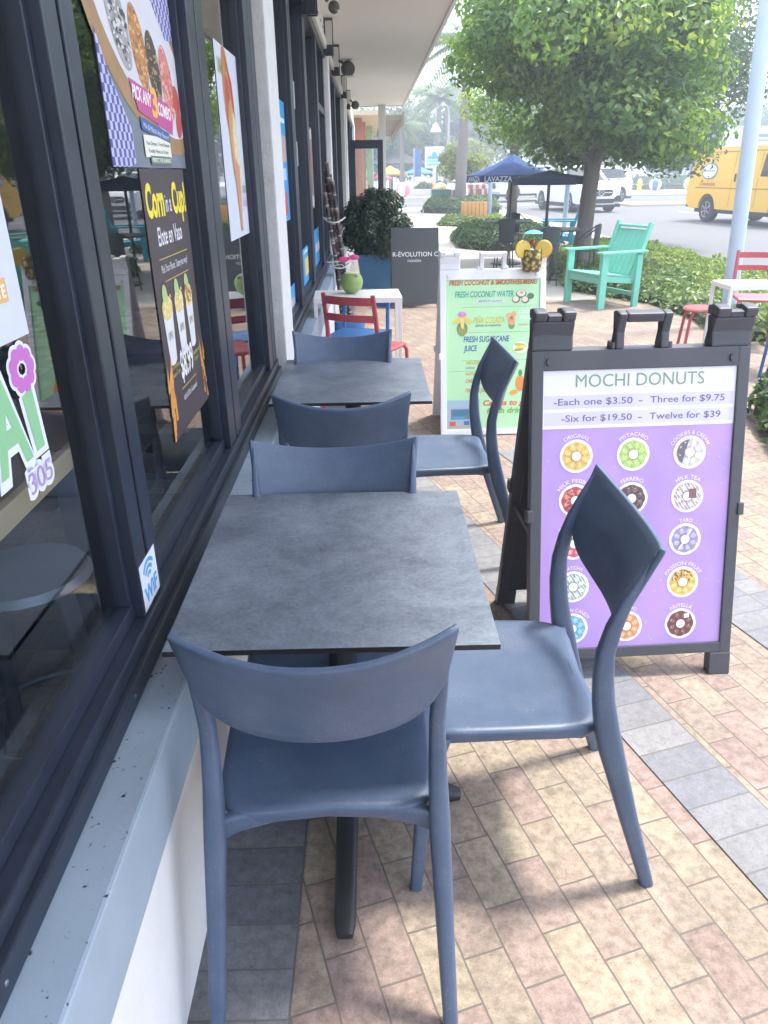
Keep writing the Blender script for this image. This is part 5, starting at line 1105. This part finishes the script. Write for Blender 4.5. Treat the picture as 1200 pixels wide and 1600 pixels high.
# white SUV
def suv(label, loc, rz, colr, grp):
    r = thing('white_suv', label, 'car', loc, rz, grp)
    hs = lambda z, y: .965-.20*max(0, (z-.95)/.8)**1.3-.04*max(0, (.5-z)/.3)-(.16*max(0, (abs(y)-1.9)/.55)**2 if abs(y) > 1.9 else 0)
    prof = [(-2.40, .45), (-2.46, .75), (-2.40, 1.05), (-2.28, 1.15), (-1.95, 1.62), (-1.6, 1.70), (-.5, 1.76), (.25, 1.72), (1.02, 1.17), (1.9, 1.07), (2.30, .97), (2.44, .80), (2.46, .50), (2.35, .30)]
    prof += [(1.50+.43*math.cos(a), .36+.43*math.sin(a)) for a in [math.pi*i/10 for i in range(11)]]+[(-1.50+.43*math.cos(a), .36+.43*math.sin(a)) for a in [math.pi*i/10 for i in range(11)]]+[(-2.3, .30)]
    bd = car_body(r, prof, hs, colr)
    sidepoly(r, bd, 'window', [(-1.85, 1.20), (.85, 1.16), (.22, 1.60), (-.5, 1.64), (-1.6, 1.58)], hs, GL2)
    crosspoly('windscreen', bd, [(-.80, 1.02, 1.17), (.80, 1.02, 1.17), (.62, .30, 1.69), (-.62, .30, 1.69)], GL2, (0, .012, .012)); crosspoly('rear_window', bd, [(.7, -2.26, 1.2), (-.7, -2.26, 1.2), (-.62, -1.97, 1.58), (.62, -1.97, 1.58)], GL2, (0, -.02, .01))
    q = MB(); q.prism([Vector((x, 2.455, z)) for x, z in ((-.42, .86), (-.50, .80), (-.46, .66), (-.36, .62), (.36, .62), (.46, .66), (.50, .80), (.42, .86))], (0, .02, 0)); g = q.build('grille', DTR, bd)
    q = MB(); q.box(-.44, -.15, 2.476, 2.49, .735, .765); q.box(.15, .44, 2.476, 2.49, .735, .765)
    q.tube([(.115*math.cos(a), 2.485, .75+.115*math.sin(a)) for a in [2*math.pi*i/24 for i in range(24)]], .012, 6, closed=True)
    for k in range(3): a = R(90+120*k); q.bar((0, 2.485, .75), (.11*math.cos(a), 2.485, .75+.11*math.sin(a)), .018, .012)
    q.build('emblem', CHR, g)
    for s_ in (-1, 1):
        q = MB(); q.prism([Vector((s_*x, y, z)) for x, y, z in ((.52, 2.41, .84), (.84, 2.20, .93), (.90, 2.15, .86), (.80, 2.33, .76), (.54, 2.44, .74))], (0, .03, 0)); q.build('headlight', LAMP, bd)
        q = MB(); q.prism([Vector((s_*x, 2.40, z)) for x, z in ((.56, .40), (.86, .42), (.84, .62), (.70, .64), (.56, .52))], (0, .06, 0)); q.build('side_intake', DTR, bd)
        MB().box(s_*1.02-.09, s_*1.02+.09, .72, .84, 1.08, 1.22, .03).build('mirror', DTR, bd)
    MB().box(-.55, .55, 2.44, 2.475, .36, .52, .01).build('lower_grille', DTR, bd); MB().box(-.62, .62, 2.46, 2.485, .30, .335, .006).build('skid_trim', CHR, bd); MB().box(-.9, .9, -2.35, 2.38, .2, .32).build('sill_cladding', DTR, r)
    for x in (-.83, .83):
        for y in (1.5, -1.5): wheel(r, x, y, .37, .26, 5)
    return r
CW = mat('car_white', (.72, .72, .72), rough=.25, var=.02)
suv('white crossover with a round star emblem driving toward the camera behind the tree trunk', (8.95, 34.6, -.06), math.atan2(-.16, -.98), CW, 'white cars')
suv('white car half hidden behind the approaching crossover', (11.3, 41.6, -.06), R(120), CW, 'white cars')
# white pickup
r = thing('pickup_truck', 'white pickup truck with silver wheels crossing behind the bistro tables', 'truck', (9.25, 46.3, -.06), R(118))
hp = lambda z, y: .97-.16*max(0, (z-1.1)/.8)-.05*max(0, (.5-z)/.3)
prof = [(-2.85, .55), (-2.88, 1.12), (-1.05, 1.15), (-1.0, 1.20), (-.85, 1.80), (-.6, 1.86), (.35, 1.84), (1.1, 1.22), (2.5, 1.12), (2.75, 1.0), (2.80, .55), (2.7, .42)]
prof += [(1.85+.50*math.cos(a), .42+.50*math.sin(a)) for a in [math.pi*i/10 for i in range(11)]]+[(-1.65+.50*math.cos(a), .42+.50*math.sin(a)) for a in [math.pi*i/10 for i in range(11)]]+[(-2.8, .45)]
bd = car_body(r, prof, hp, CW)
sidepoly(r, bd, 'window', [(-.8, 1.25), (.95, 1.24), (.38, 1.74), (-.6, 1.76)], hp, GL2); crosspoly('windscreen', bd, [(-.8, 1.1, 1.24), (.8, 1.1, 1.24), (.7, .42, 1.80), (-.7, .42, 1.80)], GL2, (0, .012, .012))
for s_ in (-1, 1): MB().box(s_*.75-.16, s_*.75+.16, 2.74, 2.83, .82, 1.02, .02).build('headlight', LAMP, bd); MB().box(s_*.99-.05, s_*.99+.05, -1.0, 1.2, .36, .42).build('running_board', DTR, r)
MB().box(-.55, .55, 2.76, 2.84, .7, 1.0, .02).build('grille', DTR, bd); MB().box(-.9, .9, -2.7, 2.6, .3, .46).build('chassis', DTR, r)
for x in (-.84, .84):
    for y in (1.85, -1.65): wheel(r, x, y, .42, .26)
# parked motorhome beyond the van
r = thing('motorhome', 'big white motorhome with navy stripes parked beyond the yellow van', 'motorhome', (27.0, 49.5, -.06), R(-84))
MB().box(-1.2, 1.2, -5.5, 5.5, .75, 3.75, .12).build('body', mat('coach_white', (.62, .63, .66), rough=.35), r); MB().box(-1.1, 1.1, -5.3, 5.3, .35, .7502).build('chassis', DTR, r)
q = MB()
for s_ in (-1, 1): q.box(s_*1.2-.004, s_*1.2+.004, -5.4, 5.4, 3.18, 3.36); q.box(s_*1.2-.004, s_*1.2+.004, -5.4, 5.4, 2.98, 3.06)
q.build('stripe', ink('#5a70a8'), r)
q = MB()
for s_ in (-1, 1): q.box(s_*1.2-.006, s_*1.2+.006, -5.0, 4.6, 2.12, 2.26)
q.build('stripe', ink('#7f9ab8'), r)
for s_ in (-1, 1): MB().box(s_*1.0-.12, s_*1.0+.12, -5.55, -5.48, 2.4, 2.7, .02).build('tail_lamp', TAIL, r); wheel(r, s_*1.02, 3.6, .48, .28); wheel(r, s_*1.02, -2.4, .48, .28)
# ------------------------------------------------------------------ street signs, lamp
r = thing('street_sign', 'square white sign with a blue wave emblem on a white post', 'sign', (4.42, 53.6, .03), 0)
MB().box(-.09, .09, -.05, .05, 0, 1.9, .01).build('post', WH, r); MB().box(-.14, .14, -.09, .09, .0, .75, .01).build('red_base', RD, r); MB().box(-.62, .62, -.08, -.05, 1.72, 2.98, .01).build('plate', ink('#d4dde4'), r)
F = Face((0, -.0815, 1.72), (1, 0, 0), (0, 0, 1)); q = MB(); q.mi = 0; q.fpoly(F, [(-.5, .52), (.5, .52), (.42, .70), (.2, .72), (.12, .95), (-.12, .95), (-.2, .72), (-.42, .70)], .001); q.mi = 1; q.frect(F, -.5, .5, .36, .48, .001); q.frect(F, -.5, .5, .14, .28, .001); q.mi = 2; q.frect(F, -.5, .5, 1.05, 1.12, .001); q.build('emblem', [ink('#4a9ccc'), ink('#62b4d8'), ink('#e0c8a0')], r)
r = thing('street_lamp', 'slim grey street lamp with a white bell shade above the square sign', 'lamp', (5.6, 56.5, .03)); GM = mat('grey_metal_post', (.32, .34, .35), rough=.5)
MB().tube([(0, 0, 0), (0, 0, 4.2), (0, 0, 5.1)], [.08, .06, .05], 10).build('pole', GM, r, True); MB().tube([(0, 0, 5.1), (-.1, 0, 5.5), (-.5, 0, 5.6), (-.85, 0, 5.3), (-.88, 0, 4.5)], .035, 8).build('arm', GM, r, True); MB().lathe([(.05, .55), (.14, .45), (.34, .12), (.36, 0), (.02, .02)], (-.88, 0, 3.95), 18).build('lamp_shade', WH, r, True)
r = thing('blue_banner_post', 'tall blue banner post left of the square sign', 'post', (3.3, 57, .03)); MB().tube([(0, 0, 0), (0, 0, 3.0)], .05, 8).build('pole', GM, r, True); MB().box(.06, .5, -.02, .02, 1.2, 2.9, .01).build('banner', ink('#2f5f9c'), r)
r = thing('fire_hydrant', 'yellow hydrant with a white cap on the far pavement', 'hydrant', (20.4, 60.5, .03)); MB().lathe([(.22, 0), (.22, .08), (.16, .1), (.16, .55), (.2, .58), (.2, .63), (.12, .7)], n=16).build('body', YE, r, True); MB().ell((0, 0, .72), (.13, .13, .12)).build('cap', WH, r, True); MB().tube([(-.26, 0, .42), (.26, 0, .42)], .06, 10).build('outlet', YE, r, True)
# ------------------------------------------------------------------ palms and far greenery
PT = mat('palm_bark', (.20, .175, .155), rough=.95, var=.2, scale=3, stretch=(1, 1, 14), bump=.4, bscale=6)
PL = leafmat('palm_frond', (.05, .085, .035), (.10, .15, .05), (.26, .27, .11), .3)
def palm(label, loc, h, rr, nf, fl_len, seed, lean=0, group='palms across the side street'):
    r = thing('palm_tree', label, 'palm', loc, 0, group); rg = np.random.default_rng(seed)
    pts = [(lean*(i/10)**2, 0, h*i/10) for i in range(11)]; MB().tube(pts, [rr*(1.25-.45*i/10) for i in range(11)], 14).build('trunk', PT, r, True)
    P = []; Q = []; top = np.array(pts[-1])
    V = []; Fc = []
    for k in range(nf):
        a = 2*math.pi*k/nf+rg.uniform(-.2, .2); el = rg.uniform(-.35, 1.1); L = fl_len*rg.uniform(.8, 1.1); n = 22
        for i in range(1, n+1):
            s_ = i/n; bend = el-1.5*s_; 
            x = L*s_*math.cos(el*(1-s_*.6)); z = L*(s_*math.sin(el)-.55*s_*s_); c = top+np.array([x*math.cos(a), x*math.sin(a), z]); lw = L*.26*math.sin(math.pi*min(1, s_*.92+.08))**.7
            for sd in (-1, 1):
                side = np.array([-math.sin(a)*sd, math.cos(a)*sd, -.55]); fwd = np.array([math.cos(a), math.sin(a), -.2])
                tip = c+side*lw+fwd*lw*.55; b0 = len(V); w_ = np.array([math.cos(a), math.sin(a), 0])*L/n*.5
                V += [c-w_, c+w_, tip]; Fc.append((b0, b0+1, b0+2))
    me = bpy.data.meshes.new('fronds'); me.from_pydata([tuple(v) for v in V], [], Fc); me.materials.append(PL); o = bpy.data.objects.new('fronds', me); C.objects.link(o); o.parent = r
    return r
palm('thick grey palm trunk between the square sign and the striped bins', (3.95, 34.3, 0), 6.2, .20, 26, 2.3, 1, .25)
palm('thin curved palm above the striped beach umbrellas', (2.6, 60, .03), 4.6, .16, 24, 2.2, 2)
palm('tall palm just right of the canopy edge', (5.2, 62, .03), 6.4, .18, 26, 2.6, 3, .3)
palm('palm behind the street lamp', (6.6, 66, .03), 7.2, .18, 24, 2.6, 4, -.3)
palm('small palm at the right edge behind the pale blue post', (31.0, 47.5, .03), 4.2, .2, 26, 2.2, 6)
FT = leafmat('far_tree_leaf', (.045, .085, .035), (.085, .14, .05), (.20, .24, .09), .3)
def far_tree(label, loc, rr, h0, seed, m=FT, n=34, per=120, size=.34, group='trees across the streets', name='broadleaf_tree'):
    g = random.Random(seed); cl = crown((0, 0, h0+rr[2]), rr, n, seed, .5); rad = [g.uniform(.24, .42)*min(rr[0], rr[2]*1.3) for _ in cl]
    return tree(name, label, loc, [((0, 0, -.1), .22), ((0, 0, h0+.3), .16), ((.1, 0, h0+rr[2]), .08)], [], cl, rad, per, size, m, seed, .9, group)
YG = leafmat('yellow_green_leaf', (.10, .15, .03), (.20, .25, .05), (.38, .38, .09), .35)
far_tree('small yellow green tree beside the thick palm trunk', (4.25, 36.2, 0), (.95, .9, .85), 1.0, 31, YG, 24, 110, .17); far_tree('yellow green tree left of the navy parasol', (6.6, 54, .03), (1.5, 1.3, 1.2), 1.1, 32, YG, 24, 110, .24)
far_tree('bright green tree behind the beach umbrellas', (2.2, 74, .03), (4.2, 3, 2.8), 1.3, 33, FT, 40, 140, .42); far_tree('broad green tree behind the square sign', (7.5, 78, .03), (5, 3.2, 3.2), 1.2, 34, FT, 44, 140, .45)
far_tree('green tree left of the striped awnings', (-4, 82, .03), (5, 3.2, 3.4), 1.3, 35, FT, 40, 130, .45); far_tree('tall tree behind the pickup truck', (13.5, 76, .03), (5, 3.4, 3.6), 1.2, 36, TL2, 44, 140, .45)
for i, (x, y, a, l) in enumerate(((20, 78, 5.5, 'dark tree on the far side of the street behind the crossover'), (29, 76, 5.5, 'dark tree on the far side of the street behind the beach balls'), (39, 80, 6, 'dark tree on the far side of the street behind the yellow van'), (51, 84, 7, 'dark tree at the right end of the far row'))):
    far_tree(l, (x, y, .03), (a, 3.4, 3.4), .9, 40+i, TL2, 46, 140, .46)
bed('hedge', 'long green hedge along the far pavement behind the beach balls', [(17.5, 63), (40, 63), (40, 66), (17.5, 66)], 1.1, 6000, LG2, 15, .30, 'hedge', HG, .8)
bed('hedge', 'low green hedge left of the teal bin across the side street', [(3.2, 56), (9.5, 56), (9.5, 59), (3.2, 59)], .9, 3000, LG2, 16, .24, 'hedge', HG, .6)
# beach umbrellas, thatched shades, stalls beyond the side street
UG = 'parasols on the far terrace'
for x, y, s_, h, c, l in ((1.9, 66, 1.5, 2.0, '#e0a83a', 'orange and yellow parasol on the far terrace'), (.2, 68, 1.3, 1.8, '#3f9a86', 'green parasol at the left of the far terrace'), (4.3, 70, 1.4, 2.1, '#5ab8cc', 'light blue parasol at the right of the far terrace'), (1.0, 63, 1.1, 1.7, '#c8485a', 'small red parasol at the front of the far terrace')):
    umbrella(l, (x, y, .03), s_, h, ink(c), WH, None, 'beach_parasol', UG, 8, .6)
TH = mat('dark_thatch', (.05, .05, .045), rough=1, var=.4, scale=8)
for x, y, s_, h, l in ((2.6, 72, 3.0, 3.4, 'dark thatched shade behind the orange parasol'), (-1.2, 64, 2.6, 3.3, 'dark thatched shade half hidden by the canopy post'), (9.0, 74, 2.8, 3.0, 'dark thatched shade behind the square sign')): umbrella(l, (x, y, .03), s_, h, TH, BARK, None, 'thatched_shade', 'thatched shades on the far terrace', 12, 1.2)
for i, (x, w2, l) in enumerate(((.6, .9, 'first low planter wall by the pink beach ball'), (3.7, .9, 'second low planter wall by the square sign'))):
    q = MB().box(-w2, w2, -.25, .25, 0, .42, .03).build('low_wall', conc2, loc=(x, 55.5+i*.3, .03)); tag(q, l, 'wall', 'low planter walls across the side street')
q = MB()
for i in range(5): q.box(i*1.6, i*1.6+1.5, -.2, .2, 0, .8, .06)
o = q.build('white_barrier', WH, loc=(5.2, 52.6, .03)); tag(o, 'row of white water filled barrier blocks behind the striped bins', 'barrier')
# people on the far terrace, tiny
def person(label, loc, rz, shirt, pants, skin, h=1.68):
    r = thing('person', label, 'person', loc, rz, 'people on the far terrace'); k = h/1.7
    sk = mat('skin_'+shirt, lin(skin), rough=.6, var=.03)
    me = bpy.data.meshes.new('body'); vs = [(0, 0, .95), (0, .01, 1.2), (0, 0, 1.42), (0, .01, 1.52), (0, .02, 1.62), (.19, 0, 1.40), (.24, .02, 1.12), (.22, .12, .90), (-.19, 0, 1.40), (-.24, .02, 1.12), (-.22, .10, .90), (.10, 0, .88), (.11, .03, .48), (.11, 0, .06), (.11, .12, .03), (-.10, 0, .88), (-.11, -.03, .48), (-.11, -.08, .06), (-.11, .04, .03)]
    ed = [(0, 1), (1, 2), (2, 3), (3, 4), (2, 5), (5, 6), (6, 7), (2, 8), (8, 9), (9, 10), (0, 11), (11, 12), (12, 13), (13, 14), (0, 15), (15, 16), (16, 17), (17, 18)]
    rad = [.14, .13, .13, .06, .10, .06, .045, .035, .06, .045, .035, .085, .06, .045, .04, .085, .06, .045, .04]
    me.from_pydata([(x*k, y*k, z*k) for x, y, z in vs], [], ed); o = bpy.data.objects.new('body', me); C.objects.link(o); md = o.modifiers.new('skin', 'SKIN')
    for v_, q_ in zip(me.skin_vertices[0].data, rad): v_.radius = (q_*k, q_*k)
    me.skin_vertices[0].data[0].use_root = True; o.modifiers.new('sub', 'SUBSURF').levels = 1
    for m_ in (sk, ink(shirt), ink(pants)): me.materials.append(m_)
    dg = bpy.context.evaluated_depsgraph_get(); me2 = bpy.data.meshes.new_from_object(o.evaluated_get(dg)); o.modifiers.clear(); o.data = me2
    for p in me2.polygons: z = p.center.z/k; p.material_index = 1 if 1.0 < z < 1.46 and abs(p.center.x) < .23*k else (2 if .10 < z <= 1.0 and abs(p.center.x) < .2*k else 0)
    o.parent = r
    MB().ell((0, .0, 1.655*k), (.088*k, .10*k, .085*k)).build('hair', ink('#3a2c24'), r, True)
person('person in a pale shirt walking on the far terrace near the orange parasol', (1.3, 61, .03), .4, '#b8c4cc', '#3a4a6a', '#b08a70'); person('person in a pink shirt standing on the far terrace behind the square sign', (5.9, 60, .03), 2.4, '#cc98a0', '#55585c', '#a87c60', 1.62)
# neighbouring building past the shop: salmon and pale green columns, timber eave
nb = thing('neighbour_building', 'cream building with salmon and pale green columns beyond the open door', 'building')
MB().box(-6, -.5, 24, 36, 0, 4, .02).build('wall', mat('cream_wall', lin('#d2c4a4'), rough=.8), nb); MB().box(-6, .45, 23.82, 36, 3.02, 3.14).build('roof', mat('tan_soffit', lin('#bfb29c'), rough=.8), nb)
q = MB()
for i in range(10): q.box(.4502, 1.05, 24+i*1.2, 24.12+i*1.2, 2.9, 3.02)
q.box(1.0502, 1.10, 23.9, 36, 2.78, 3.08); q.build('eave_beams', mat('weathered_timber', lin('#857a6c'), rough=.8, var=.2), nb)
sal = mat('salmon_render', lin('#c08e84'), rough=.8, var=.06); pgr = mat('pale_green_render', lin('#a8bca4'), rough=.8, var=.05)
for x, y, c in ((-.22, 25.2, sal), (-.12, 27.0, sal), (.12, 29.5, pgr), (.17, 33, WPAINT)): MB().box(x-.11, x+.11, y-.11, y+.11, 0, 3.0, .01).box(x-.15, x+.15, y-.15, y+.15, .0, .25, .01).build('column', c, nb)
# pale building beyond the van at the right edge
bb = thing('roadside_building', 'pale two storey building far beyond the yellow van', 'building', (44, 92, 0))
MB().box(-9, 9, 0, 8, 0, 7.2, .05).build('wall', mat('pale_lilac_wall', lin('#c0c0cc'), rough=.8), bb); MB().box(-9.4, 9.4, -.4, 8.4, 7.2001, 7.5, .03).build('roof', WH, bb)
for i in range(5):
    for z in (1.2, 4.4): wf = MB().box(-8+i*3.4, -6+i*3.4, -.06, .0, z, z+1.7, .01).build('window', WH, bb); MB().box(-7.9+i*3.4, -6.1+i*3.4, -.075, -.0605, z+.1, z+1.6).build('pane', GL2, wf)
# ------------------------------------------------------------------ air
me = bpy.data.meshes.new('haze'); q = MB().box(-210, 410, -70, 610, -1.2, 12.5); q.bm.to_mesh(me); q.bm.free()
hm = bpy.data.materials.new('haze_air'); hm.use_nodes = True; t = hm.node_tree; t.nodes.clear(); o_ = N(t, 'ShaderNodeOutputMaterial'); pv = N(t, 'ShaderNodeVolumePrincipled')
pv.inputs['Color'].default_value = (.86, .93, 1, 1); pv.inputs['Density'].default_value = .0068; pv.inputs['Anisotropy'].default_value = .35
t.links.new(pv.outputs[0], o_.inputs['Volume']); me.materials.append(hm); hz = bpy.data.objects.new('haze', me); C.objects.link(hz); hz['kind'] = 'stuff'
